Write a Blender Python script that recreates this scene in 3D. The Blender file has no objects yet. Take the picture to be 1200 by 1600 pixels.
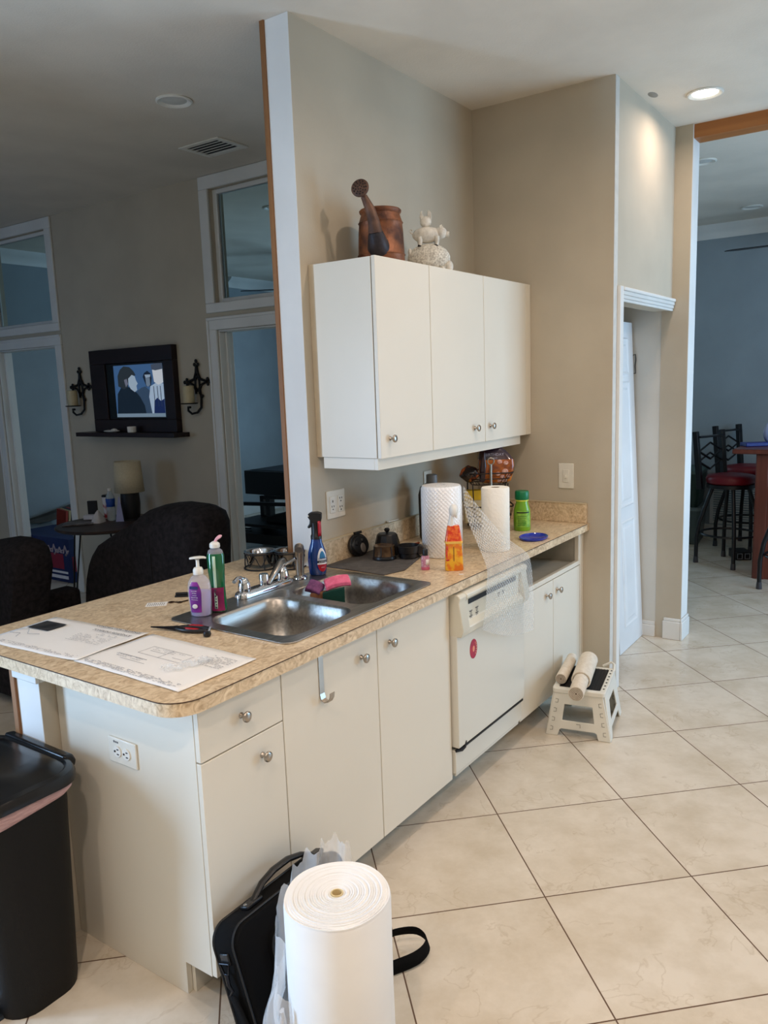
import bpy, bmesh, math, random
from mathutils import Vector, Matrix
random.seed(7)
PI = math.pi
sc = bpy.context.scene
COL = sc.collection
# ---------------------------------------------------------------- camera
cd = bpy.data.cameras.new('camera'); cam = bpy.data.objects.new('camera', cd); COL.objects.link(cam)
cd.sensor_fit = 'VERTICAL'; cd.sensor_height = 24.0; cd.sensor_width = 18.0
cd.lens = 24.0 * 1236.9 / 1600.0
cd.clip_start = 0.05; cd.clip_end = 60
F = Vector((0.80777252, 0.56751739, -0.15946024)); R = Vector((0.56991184, -0.82096731, -0.03483062)); U = Vector((0.15067863, 0.06274306, 0.98658971))
cam.matrix_world = Matrix(((R.x, U.x, -F.x, -1.2814), (R.y, U.y, -F.y, -1.5043), (R.z, U.z, -F.z, 1.6737), (0, 0, 0, 1)))
sc.camera = cam
# ---------------------------------------------------------------- world, lights, exposure
sc.view_settings.view_transform = 'Standard'; sc.view_settings.look = 'None'
sc.view_settings.gamma = 1.0; sc.view_settings.use_curve_mapping = False
sc.view_settings.exposure = -0.10
w = bpy.data.worlds.new('sky'); sc.world = w; w.use_nodes = True
bg = w.node_tree.nodes['Background']; bg.inputs[0].default_value = (0.45, 0.68, 1.0, 1); bg.inputs[1].default_value = 0.6

def area(name, loc, direction, sx, sy, power, col, spread=180):
    d = bpy.data.lights.new(name, 'AREA'); d.shape = 'RECTANGLE'; d.size = sx; d.size_y = sy
    d.energy = power; d.color = col; d.spread = math.radians(spread)
    o = bpy.data.objects.new(name, d); COL.objects.link(o); o.location = loc
    o.rotation_euler = Vector(direction).to_track_quat('-Z', 'Z').to_euler(); return o
# daylight at patio door and far window; added fill in game and living rooms
area('daylight_patio_door', (-2.05, 2.24, 1.05), (0, -1, 0), 0.85, 1.8, 150, (0.43, 0.67, 1.0))
area('daylight_far_window', (4.1, -3.44, 1.35), (0, 1, 0.0), 2.2, 2.0, 125, (0.42, 0.70, 1.0))
area('added_fill_game_room', (7.27, 3.3, 1.55), (-1, 0, 0), 2.2, 1.4, 75, (0.48, 0.76, 1.0))  # added fill to lift the dark doorways, no known window there
area('added_fill_living_room', (-1.33, 4.9, 1.6), (1, 0, 0), 0.9, 1.1, 15, (0.38, 0.62, 1.0))  # faint blue fill added for the dim living room

def spot(x, y, power, z=3.074, col=(1.0, 0.79, 0.64)):
    d = bpy.data.lights.new('downlight_lamp', 'AREA'); d.shape = 'DISK'; d.size = 0.085; d.energy = power; d.color = col; d.spread = math.radians(165)
    o = bpy.data.objects.new('downlight_lamp', d); COL.objects.link(o); o.location = (x, y, z); return o
KITCHEN_LAMPS = [(3.25, -0.42, .55), (1.60, -0.55, 1.0), (-0.02, -0.55, .9), (-1.35, -1.05, 2.6), (1.6, -2.3, 2.1), (3.25, -2.3, 1.0), (-0.6, -2.6, 2.3), (-2.4, -0.7, 2.0)]  # last lamp is added fill for the shaded end panel
LAMP_POWER = 8.8
for (x, y, k) in KITCHEN_LAMPS: spot(x, y, LAMP_POWER * k)
sc.cycles.use_denoising = True
sc.cycles.max_bounces = 10; sc.cycles.diffuse_bounces = 5; sc.cycles.glossy_bounces = 4; sc.cycles.transmission_bounces = 8; sc.cycles.transparent_max_bounces = 12
sc.cycles.sample_clamp_indirect = 6.0; sc.cycles.caustics_reflective = False; sc.cycles.caustics_refractive = False

# ---------------------------------------------------------------- materials
def lin(c):
    r = []
    for v in c[:3]:
        v = v / 255.0
        r.append(v / 12.92 if v <= 0.04045 else ((v + 0.055) / 1.055) ** 2.4)
    return (r[0], r[1], r[2], 1.0)
MATS = {}
def M(name, c=(200, 200, 200), rough=0.5, metal=0.0, c2=None, scale=20, detail=4, bump=0.0, bscale=60, trans=0.0, alpha=1.0, emit=0.0, spec=0.5, coat=0.0, ior=1.45, stretch=None, mixpos=(0.35, 0.65), sheen=0):
    if name in MATS: return MATS[name]
    m = bpy.data.materials.new(name); m.use_nodes = True; MATS[name] = m
    nt = m.node_tree; b = nt.nodes['Principled BSDF']
    b.inputs['Base Color'].default_value = lin(c); b.inputs['Roughness'].default_value = rough; b.inputs['Metallic'].default_value = metal
    b.inputs['Specular IOR Level'].default_value = spec; b.inputs['IOR'].default_value = ior
    b.inputs['Transmission Weight'].default_value = trans; b.inputs['Alpha'].default_value = alpha; b.inputs['Coat Weight'].default_value = coat
    if sheen: b.inputs['Sheen Weight'].default_value = sheen
    if emit: b.inputs['Emission Color'].default_value = lin(c); b.inputs['Emission Strength'].default_value = emit
    tc = nt.nodes.new('ShaderNodeTexCoord'); mp = nt.nodes.new('ShaderNodeMapping'); nt.links.new(tc.outputs['Object'], mp.inputs[0])
    if stretch: mp.inputs['Scale'].default_value = stretch
    n = nt.nodes.new('ShaderNodeTexNoise'); n.inputs['Scale'].default_value = scale; n.inputs['Detail'].default_value = detail
    nt.links.new(mp.outputs[0], n.inputs['Vector'])
    if c2 is None: c2 = tuple(max(0, v * 0.96) for v in c)
    if not emit:
        cr = nt.nodes.new('ShaderNodeValToRGB'); cr.color_ramp.elements[0].color = lin(c2); cr.color_ramp.elements[1].color = lin(c)
        cr.color_ramp.elements[0].position, cr.color_ramp.elements[1].position = mixpos
        nt.links.new(n.outputs['Fac'], cr.inputs[0]); nt.links.new(cr.outputs[0], b.inputs['Base Color'])
    if bump:
        n2 = nt.nodes.new('ShaderNodeTexNoise'); n2.inputs['Scale'].default_value = bscale; n2.inputs['Detail'].default_value = 3
        nt.links.new(mp.outputs[0], n2.inputs['Vector'])
        bp = nt.nodes.new('ShaderNodeBump'); bp.inputs['Strength'].default_value = bump; bp.inputs['Distance'].default_value = 0.004
        nt.links.new(n2.outputs['Fac'], bp.inputs['Height']); nt.links.new(bp.outputs[0], b.inputs['Normal'])
    return m

def wood(name, c, c2, axis=2, scale=6, rough=0.45):
    if name in MATS: return MATS[name]
    m = M(name, c, rough, c2=c2, scale=scale, detail=6, stretch=tuple(0.12 if i == axis else 3.0 for i in range(3)), mixpos=(0.3, 0.7)); return m

WALL = M('wall_paint', (190, 180, 162), 0.85, bump=0.10, bscale=160, scale=3)
CEIL = M('ceiling_paint', (222, 214, 201), 0.9, bump=0.25, bscale=120, scale=3)
TRIM = M('white_trim', (225, 225, 222), 0.45, scale=3)
WHITE_WALL = M('unpainted_pantry_wall', (214, 212, 205), 0.85, scale=3, bump=0.1, bscale=120)
LAM = M('white_laminate', (222, 216, 202), 0.38, scale=2, c2=(219, 213, 199))
LAMU = M('upper_white_laminate', (228, 222, 208), 0.35, scale=2, c2=(225, 219, 205))
DARKGAP = M('dark_gap', (52, 46, 40), 0.9)
NICKEL = M('brushed_nickel', (178, 170, 160), 0.28, metal=1.0)
CHROME = M('chrome', (215, 215, 218), 0.08, metal=1.0)
STEEL = M('stainless_steel', (176, 172, 166), 0.34, metal=1.0, c2=(152, 149, 144), scale=8, stretch=(1, 12, 12))
BLACKP = M('black_plastic', (22, 22, 24), 0.38)
BLACKM = M('matte_black', (14, 14, 17), 0.6)
WHITEP = M('white_plastic', (232, 230, 222), 0.35)
OAK = wood('oak_trim', (160, 112, 68), (112, 72, 40))
BEAMW = wood('beam_wood', (176, 116, 62), (150, 94, 46), axis=1)
SOFA = M('charcoal_fabric', (42, 38, 40), 0.98, c2=(27, 25, 27), scale=40, bump=0.8, bscale=220, spec=.2)

def floor_mat():
    m = bpy.data.materials.new('marble_tile_floor'); m.use_nodes = True; nt = m.node_tree; b = nt.nodes['Principled BSDF']
    N = nt.nodes.new; L = nt.links.new
    tc = N('ShaderNodeTexCoord'); mp = N('ShaderNodeMapping'); L(tc.outputs['Object'], mp.inputs[0])
    # rotate so the tile grid lies on the axes, one tile = one unit
    s = 0.5171; a = -0.8012
    mp.vector_type = 'TEXTURE'
    mp.inputs['Location'].default_value = (0.921, -0.5461, 0); mp.inputs['Rotation'].default_value = (0, 0, a); mp.inputs['Scale'].default_value = (s, s, s)
    sep = N('ShaderNodeSeparateXYZ'); L(mp.outputs[0], sep.inputs[0])
    def math_(op, a_, b_=None, v=None):
        n = N('ShaderNodeMath'); n.operation = op
        if a_ is not None: L(a_, n.inputs[0])
        if b_ is not None: L(b_, n.inputs[1])
        if v is not None: n.inputs[1].default_value = v
        return n.outputs[0]
    ds = []
    for k in (0, 1):
        fr = math_('FRACT', sep.outputs[k]); c = math_('SUBTRACT', fr, v=0.5); ab = math_('ABSOLUTE', c); ds.append(ab)
    mx = math_('MAXIMUM', ds[0], ds[1]); g = math_('GREATER_THAN', mx, v=0.4955)
    fl = [math_('FLOOR', sep.outputs[k]) for k in (0, 1)]
    cb = N('ShaderNodeCombineXYZ'); L(fl[0], cb.inputs[0]); L(fl[1], cb.inputs[1])
    wn = N('ShaderNodeTexWhiteNoise'); wn.noise_dimensions = '3D'; L(cb.outputs[0], wn.inputs[0])
    vadd = N('ShaderNodeVectorMath'); vadd.operation = 'MULTIPLY_ADD'; L(wn.outputs['Color'], vadd.inputs[0]); vadd.inputs[1].default_value = (13, 17, 7); L(mp.outputs[0], vadd.inputs[2])
    n1 = N('ShaderNodeTexNoise'); n1.inputs['Scale'].default_value = 2.2; n1.inputs['Detail'].default_value = 8; n1.inputs['Roughness'].default_value = 0.65; L(vadd.outputs[0], n1.inputs['Vector'])
    cr = N('ShaderNodeValToRGB'); e = cr.color_ramp.elements
    e[0].position = 0.3; e[0].color = lin((194, 181, 160)); e[1].position = 0.62; e[1].color = lin((216, 206, 190))
    L(n1.outputs['Fac'], cr.inputs[0])
    n2 = N('ShaderNodeTexNoise'); n2.inputs['Scale'].default_value = 3.4; n2.inputs['Detail'].default_value = 9; n2.inputs['Distortion'].default_value = 0.5; L(vadd.outputs[0], n2.inputs['Vector'])
    v1 = math_('ABSOLUTE', math_('SUBTRACT', n2.outputs['Fac'], v=0.5))
    cr2 = N('ShaderNodeValToRGB'); e = cr2.color_ramp.elements; e[0].position = 0.0; e[0].color = (1, 1, 1, 1); e[1].position = 0.015; e[1].color = (0, 0, 0, 1); L(v1, cr2.inputs[0])
    n3 = N('ShaderNodeTexNoise'); n3.inputs['Scale'].default_value = 3.0; L(vadd.outputs[0], n3.inputs['Vector'])
    gate = math_('MULTIPLY', cr2.outputs[0], math_('MULTIPLY', math_('GREATER_THAN', n3.outputs['Fac'], v=0.52), v=0.26))
    mixv = N('ShaderNodeMix'); mixv.data_type = 'RGBA'; L(gate, mixv.inputs[0]); L(cr.outputs[0], mixv.inputs[6]); mixv.inputs[7].default_value = lin((160, 138, 108))
    mixg = N('ShaderNodeMix'); mixg.data_type = 'RGBA'; L(g, mixg.inputs[0]); L(mixv.outputs[2], mixg.inputs[6]); mixg.inputs[7].default_value = lin((98, 74, 56))
    L(mixg.outputs[2], b.inputs['Base Color'])
    rr = N('ShaderNodeMix'); rr.data_type = 'FLOAT'; L(g, rr.inputs[0]); rr.inputs[2].default_value = 0.26; rr.inputs[3].default_value = 0.8; L(rr.outputs[0], b.inputs['Roughness'])
    bp = N('ShaderNodeBump'); bp.inputs['Strength'].default_value = 0.4; bp.inputs['Distance'].default_value = 0.002; bp.invert = True; L(g, bp.inputs['Height']); L(bp.outputs[0], b.inputs['Normal'])
    return m
FLOOR = floor_mat()
DAYLIT_FACE = M('daylit_face_white', (228, 228, 226), 0.7, scale=3)  # whiter tone standing in for daylight on the wall end faces

def counter_mat():
    m = bpy.data.materials.new('mottled_laminate'); m.use_nodes = True; nt = m.node_tree; b = nt.nodes['Principled BSDF']
    N = nt.nodes.new; L = nt.links.new
    tc = N('ShaderNodeTexCoord'); mp = N('ShaderNodeMapping'); L(tc.outputs['Object'], mp.inputs[0]); mp.inputs['Rotation'].default_value = (0.3, 0.2, 0.7); mp.inputs['Scale'].default_value = (1, 1.45, 1.2)
    n1 = N('ShaderNodeTexNoise'); n1.inputs['Scale'].default_value = 30; n1.inputs['Detail'].default_value = 6; n1.inputs['Distortion'].default_value = 1.6; n1.inputs['Roughness'].default_value = 0.6; L(mp.outputs[0], n1.inputs['Vector'])
    cr = N('ShaderNodeValToRGB'); e = cr.color_ramp.elements
    e[0].position = 0.30; e[0].color = lin((172, 146, 113)); e[1].position = 0.68; e[1].color = lin((232, 212, 180))
    k = e.new(0.5); k.color = lin((210, 187, 154))
    L(n1.outputs['Fac'], cr.inputs[0]); L(cr.outputs[0], b.inputs['Base Color']); b.inputs['Roughness'].default_value = 0.36
    return m
COUNTER = counter_mat()

# ---------------------------------------------------------------- mesh helpers
class MB:
    def __init__(s): s.v = []; s.f = []; s.mi = []; s.k = 0
    def mat(s, k): s.k = k; return s
    def add(s, vs, fs):
        o = len(s.v); s.v += [tuple(v) for v in vs]
        for f in fs: s.f.append([i + o for i in f]); s.mi.append(s.k)
        return s
    def box(s, x0, y0, z0, x1, y1, z1):
        if x0 > x1: x0, x1 = x1, x0
        if y0 > y1: y0, y1 = y1, y0
        if z0 > z1: z0, z1 = z1, z0
        return s.add([(x0, y0, z0), (x1, y0, z0), (x1, y1, z0), (x0, y1, z0), (x0, y0, z1), (x1, y0, z1), (x1, y1, z1), (x0, y1, z1)],
                     [(3, 2, 1, 0), (4, 5, 6, 7), (0, 1, 5, 4), (1, 2, 6, 5), (2, 3, 7, 6), (3, 0, 4, 7)])
    def obox(s, c, size, mat3):
        c = Vector(c); vs = []
        for z in (-1, 1):
            for (x, y) in ((-1, -1), (1, -1), (1, 1), (-1, 1)):
                vs.append(c + mat3 @ Vector((x * size[0] / 2, y * size[1] / 2, z * size[2] / 2)))
        return s.add(vs, [(3, 2, 1, 0), (4, 5, 6, 7), (0, 1, 5, 4), (1, 2, 6, 5), (2, 3, 7, 6), (3, 0, 4, 7)])
    def beam(s, p0, p1, wx, wy, up=(0, 0, 1)):
        p0 = Vector(p0); p1 = Vector(p1); d = p1 - p0; z = d.normalized(); x = Vector(up).cross(z)
        if x.length < 1e-4: x = Vector((1, 0, 0))
        x.normalize(); y = z.cross(x)
        return s.obox((p0 + p1) / 2, (wx, wy, d.length), Matrix((x, y, z)).transposed())
    def rings(s, rings, closed=True, cap0=True, cap1=True):
        n = len(rings[0]); vs = [p for r in rings for p in r]; fs = []
        for i in range(len(rings) - 1):
            for j in range(n if closed else n - 1):
                a = i * n + j; b = i * n + (j + 1) % n; fs.append((a, b, b + n, a + n))
        if cap0: fs.append(tuple(range(n - 1, -1, -1)))
        if cap1: fs.append(tuple(range((len(rings) - 1) * n, len(rings) * n)))
        return s.add(vs, fs)
    def lathe(s, prof, c=(0, 0, 0), n=28, sx=1.0, sy=1.0, cap0=True, cap1=True):
        rs = []
        for (r, z) in prof:
            r = max(r, 1e-4)
            rs.append([(c[0] + r * sx * math.cos(2 * PI * j / n), c[1] + r * sy * math.sin(2 * PI * j / n), c[2] + z) for j in range(n)])
        return s.rings(rs, cap0=cap0, cap1=cap1)
    def cyl(s, p0, p1, r0, r1=None, n=16):
        r1 = r0 if r1 is None else r1
        return s.tube([p0, p1], [r0, r1], n)
    def tube(s, pts, r, n=8, closed=False, flat=1.0):
        pts = [Vector(p) for p in pts]; m = len(pts); rr = r if isinstance(r, (list, tuple)) else [r] * m
        T = []
        for i in range(m):
            if closed: t = pts[(i + 1) % m] - pts[i - 1]
            else: t = pts[min(i + 1, m - 1)] - pts[max(i - 1, 0)]
            T.append(t.normalized())
        nrm = T[0].orthogonal().normalized() if abs(T[0].z) > 0.9 else Vector((0, 0, 1)).cross(T[0]).normalized()
        rs = []
        for i in range(m):
            nrm = (nrm - T[i] * nrm.dot(T[i]))
            if nrm.length < 1e-5: nrm = T[i].orthogonal()
            nrm.normalize(); bn = T[i].cross(nrm)
            rs.append([pts[i] + (nrm * math.cos(2 * PI * j / n) + bn * math.sin(2 * PI * j / n) * flat) * rr[i] for j in range(n)])
        if closed: rs.append(rs[0]); return s.rings(rs, cap0=False, cap1=False)
        return s.rings(rs)
    def prism(s, pts, a0, a1, axis='z'):
        def mk(p, a):
            if axis == 'z': return (p[0], p[1], a)
            if axis == 'y': return (p[0], a, p[1])
            return (a, p[0], p[1])
        return s.rings([[mk(p, a0) for p in pts], [mk(p, a1) for p in pts]])
    def ell(s, c, r, nu=20, nv=12, fn=None):
        rs = []
        for i in range(nv + 1):
            t = -PI / 2 + PI * i / nv; ring = []
            for j in range(nu):
                p = Vector((max(math.cos(t), 1e-3) * math.cos(2 * PI * j / nu), max(math.cos(t), 1e-3) * math.sin(2 * PI * j / nu), math.sin(t)))
                if fn: p = fn(p)
                ring.append((c[0] + p[0] * r[0], c[1] + p[1] * r[1], c[2] + p[2] * r[2]))
            rs.append(ring)
        return s.rings(rs)
    def grid(s, fn, nu, nv):
        vs = [fn(i / nu, j / nv) for j in range(nv + 1) for i in range(nu + 1)]
        fs = [(j * (nu + 1) + i, j * (nu + 1) + i + 1, (j + 1) * (nu + 1) + i + 1, (j + 1) * (nu + 1) + i) for j in range(nv) for i in range(nu)]
        return s.add(vs, fs)
    def xf(s, mat, start=0):
        for i in range(start, len(s.v)): s.v[i] = tuple(mat @ Vector(s.v[i]))
        return s
    def build(s, name, mats, parent=None, loc=(0, 0, 0), rz=0.0, rot=None, bevel=0.0, seg=2, smooth=True, ang=38, subsurf=0, solid=0.0, kind=None):
        me = bpy.data.meshes.new(name); me.from_pydata(s.v, [], s.f); me.update()
        if not isinstance(mats, (list, tuple)): mats = [mats]
        for m in mats: me.materials.append(m)
        for p, k in zip(me.polygons, s.mi): p.material_index = min(k, len(mats) - 1)
        bm = bmesh.new(); bm.from_mesh(me); bmesh.ops.recalc_face_normals(bm, faces=bm.faces); bm.to_mesh(me); bm.free()
        if smooth:
            me.polygons.foreach_set('use_smooth', [True] * len(me.polygons)); me.set_sharp_from_angle(angle=math.radians(ang))
        o = bpy.data.objects.new(name, me); COL.objects.link(o)
        o.location = loc; o.rotation_euler = rot if rot else (0, 0, rz)
        if parent is not None: o.parent = parent
        if solid: md = o.modifiers.new('solid', 'SOLIDIFY'); md.thickness = solid; md.offset = 0
        if bevel: md = o.modifiers.new('bevel', 'BEVEL'); md.width = bevel; md.segments = seg; md.limit_method = 'ANGLE'; md.angle_limit = math.radians(40); md.harden_normals = False
        if subsurf: md = o.modifiers.new('sub', 'SUBSURF'); md.levels = subsurf; md.render_levels = subsurf
        if kind: o['kind'] = kind
        return o

def rrect(x0, y0, x1, y1, r, n=6):
    pts = []
    for (cx, cy, a) in ((x1 - r, y0 + r, -PI / 2), (x1 - r, y1 - r, 0), (x0 + r, y1 - r, PI / 2), (x0 + r, y0 + r, PI)):
        for i in range(n + 1):
            t = a + PI / 2 * i / n; pts.append((cx + r * math.cos(t), cy + r * math.sin(t)))
    return pts

def plate(name, outer, holes, z0, z1, mats, parent=None, loc=(0, 0, 0), bevel=0.0, kind=None):
    bm = bmesh.new(); loops = []
    for pts in [outer] + holes:
        vs = [bm.verts.new((p[0], p[1], z1)) for p in pts]
        loops.append(vs)
        for i in range(len(vs)): bm.edges.new((vs[i], vs[(i + 1) % len(vs)]))
    bmesh.ops.triangle_fill(bm, use_beauty=True, use_dissolve=False, edges=bm.edges[:])
    if z0 != z1:
        ret = bmesh.ops.extrude_face_region(bm, geom=bm.faces[:])
        for g in ret['geom']:
            if isinstance(g, bmesh.types.BMVert): g.co.z = z0
    bmesh.ops.recalc_face_normals(bm, faces=bm.faces)
    me = bpy.data.meshes.new(name); bm.to_mesh(me); bm.free()
    for m in (mats if isinstance(mats, (list, tuple)) else [mats]): me.materials.append(m)
    me.polygons.foreach_set('use_smooth', [True] * len(me.polygons)); me.set_sharp_from_angle(angle=math.radians(30))
    o = bpy.data.objects.new(name, me); COL.objects.link(o); o.location = loc
    if parent is not None: o.parent = parent
    if bevel: md = o.modifiers.new('bevel', 'BEVEL'); md.width = bevel; md.segments = 2; md.limit_method = 'ANGLE'; md.angle_limit = math.radians(50)
    if kind: o['kind'] = kind
    return o

def tag(o, label=None, cat=None, group=None):
    if label: o['label'] = label
    if cat: o['category'] = cat
    if group: o['group'] = group
    return o
def T(name, label, cat, loc=(0, 0, 0), rz=0.0, group=None, rot=None):
    o = bpy.data.objects.new(name, None); COL.objects.link(o); o.location = loc; o.rotation_euler = rot if rot else (0, 0, rz); o.empty_display_size = 0.05
    return tag(o, label, cat, group)
def copy_tree(o, parent=None):
    c = o.copy(); COL.objects.link(c)
    if parent is not None: c.parent = parent
    for ch in [x for x in o.children]: copy_tree(ch, c)
    return c
def S(name, mb, mats, **k): return mb.build(name, mats, kind='structure', **k)

def text(name, s, size, mat, parent=None, loc=(0, 0, 0), rot=(0, 0, 0), bend=None, align='CENTER', depth=0.0, xs=1.0):
    cu = bpy.data.curves.new('t', 'FONT'); cu.body = s; cu.size = size; cu.align_x = align; cu.align_y = 'CENTER'; cu.extrude = depth; cu.resolution_u = 2
    to = bpy.data.objects.new('t', cu); COL.objects.link(to)
    dg = bpy.context.evaluated_depsgraph_get(); me = bpy.data.meshes.new_from_object(to.evaluated_get(dg))
    bpy.data.objects.remove(to)
    for v in me.vertices:
        v.co.x *= xs
        if bend: # local x -> angle on a cylinder standing on y(up)
            a = v.co.x / bend; v.co.x = bend * math.sin(a); v.co.z = v.co.z + bend * math.cos(a) - bend
    me.materials.clear(); me.materials.append(mat)
    o = bpy.data.objects.new(name, me); COL.objects.link(o); o.location = loc; o.rotation_euler = rot
    if parent is not None: o.parent = parent
    return o
def patch(r, a0, a1, z0, z1, c=(0, 0), n=12, sy=1.0, r2=None):
    """label wrapped on a cylinder, angle 0 = towards local -y"""
    r2 = r if r2 is None else r2
    m = MB()
    def fn(u, v):
        a = a0 + (a1 - a0) * u; rr = r + (r2 - r) * v
        return (c[0] + rr * math.sin(a), c[1] - rr * sy * math.cos(a), z0 + (z1 - z0) * v)
    return m.grid(fn, n, 4)
RV = -0.9642   # heading whose local x runs to the right of the view
# ================================================================ STRUCTURE
CTZ = .915; H = 3.087; WY = 0.627; WT = 0.746; L = 2.69; YR = -0.145; XF = 7.23; YL = 6.07; XB = -4.2; YS = -3.4
S('floor', MB().box(XB - .1, YS - .1, -0.05, XF + .1, YL + .1, 0), FLOOR)
S('ceiling', MB().box(XB - .1, YS - .1, H, XF + .1, YL + .1, H + .1), CEIL)
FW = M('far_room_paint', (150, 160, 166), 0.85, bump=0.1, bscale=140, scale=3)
S('wall_far', MB().box(XF, YS, 0, XF + .1, 2.2, H).box(XF, 4.4, 0, XF + .1, YL, H).box(XF, 2.2, 0, XF + .1, 4.4, .85).box(XF, 2.2, 2.25, XF + .1, 4.4, H), FW)
S('window_4', MB().box(XF - .01, 2.2, .85, XF + .03, 2.26, 2.25).box(XF - .01, 4.34, .85, XF + .03, 4.4, 2.25).box(XF - .01, 2.26, .85, XF + .03, 4.34, .91).box(XF - .01, 2.26, 2.19, XF + .03, 4.34, 2.25), TRIM)  # unseen frame added around the game room fill lamp
S('wall_left', MB().box(XB, YL, 0, XF, YL + .1, H), FW)
S('wall_behind', MB().box(XB - .1, YS, 0, XB, 2.3, H), WALL)
# wall with the far room window, on the right
S('wall_right', MB().box(XB, YS - .1, 0, 3.0, YS, H).box(5.2, YS - .1, 0, XF, YS, H).box(3.0, YS - .1, 0, 5.2, YS, 0.35).box(3.0, YS - .1, 2.35, 5.2, YS, H), WALL)
S('window_1', MB().box(3.0, YS - .06, .35, 3.06, YS + .01, 2.35).box(5.14, YS - .06, .35, 5.2, YS + .01, 2.35).box(3.06, YS - .06, .35, 5.14, YS + .01, .41).box(3.06, YS - .06, 2.29, 5.14, YS + .01, 2.35).box(4.08, YS - .05, .41, 4.12, YS, 2.29), TRIM)
# unseen partition added to keep patio daylight off the television wall, with its door
S('wall_patio_added', MB().box(XB, 2.2, 0, -2.75, 2.3, H).box(-1.35, 2.2, 0, -1.2, 2.3, H).box(-2.75, 2.2, 2.08, -1.35, 2.3, H).box(-1.3, 2.3, 0, -1.2, 4.4, H).box(-1.3, 5.4, 0, -1.2, YL, H).box(-1.3, 4.4, 0, -1.2, 5.4, 1.0).box(-1.3, 4.4, 2.2, -1.2, 5.4, H), WALL)
S('door_3', MB().box(-2.75, 2.19, 0, -2.69, 2.31, 2.08).box(-1.41, 2.19, 0, -1.35, 2.31, 2.08).box(-2.69, 2.19, 2.02, -1.41, 2.31, 2.08), TRIM)
# long kitchen wall: half wall under the counter, full wall beyond
S('wall_kitchen', MB().box(1.2305, WY, 0, L, WT, H).box(-0.05, WY, 0, 1.2305, WT, 0.8755), WALL)
S('trim_1', MB().box(1.222, WT, 0.914, 1.32, WT + .022, H).box(-.06, WT, 0, 1.222, WT + .022, .8755), OAK)
S('trim_2', MB().box(-.063, WY - .006, .838, -.0502, WT + .004, .8755).box(-.0502, WY - .006, .838, 0.0, WY, .8755), TRIM, bevel=.003)
S('trim_daylit_pillar', MB().box(1.2285, WY, CTZ, 1.2304, WT, H - .001), DAYLIT_FACE)  # thin pale panels put the daylight into the colour of the end faces
S('trim_daylit_half_wall', MB().box(-.0522, WY, .001, -.0502, WT - .001, .8375), DAYLIT_FACE)
S('trim_daylit_stub', MB().box(3.742, -.2452, .14, 3.885, -.2431, H - .001), DAYLIT_FACE)
S('trim_daylit_corner', MB().box(L + .001, YR - .0022, .001, 2.7445, YR - .0001, H - .001), M('daylit_corner_tone', (206, 203, 196), .8))  # paler strip, daylight on the wall corner painted in
# pantry walls
S('wall_pantry', MB().box(L, YR, 0, L + .10, WT, H).box(L + .10, YR, 2.05, 3.74, YR + .11, H).box(L + .1, WT - .1, 0, 3.88, WT, H), [WALL])
S('wall_stub', MB().box(3.74, -.243, 0, 3.884, -.085, H), WALL)
S('wall_pantry_side', MB().box(3.745, -.085, 0, 3.884, WT - .1, H), WHITE_WALL)
S('baseboard_stub', MB().box(3.722, -.243, 0, 3.74, -.135, .118).box(3.722, -.258, 0, 3.90, -.2431, .118).box(3.727, -.243, .1181, 3.74, -.14, .138).box(3.727, -.253, .1181, 3.895, -.2431, .138), TRIM, bevel=.004)
S('baseboard_pantry', MB().box(3.728, -.085, 0, 3.745, .64, .075).box(3.733, -.085, .075, 3.745, .64, .10).box(L + .1, WT - .118, 0, 3.745, WT - .1, .09), TRIM, bevel=.003)
S('trim_3', MB().box(2.745, YR - .02, 0, 2.795, YR, 2.118).box(L + .10, YR, 0, L + .11, YR + .11, 2.05), TRIM, bevel=.003)
S('trim_4', MB().box(2.796, YR - .010, 2.045, 3.735, YR, 2.060).box(2.796, YR - .015, 2.0601, 3.735, YR, 2.078).box(2.796, YR - .020, 2.0781, 3.735, YR, 2.098).box(2.796, YR - .026, 2.0981, 3.735, YR, 2.116), TRIM, bevel=.004)
S('trim_5', MB().box(3.755, YS, 3.012, 3.884, -.243, H), BEAMW)
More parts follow.
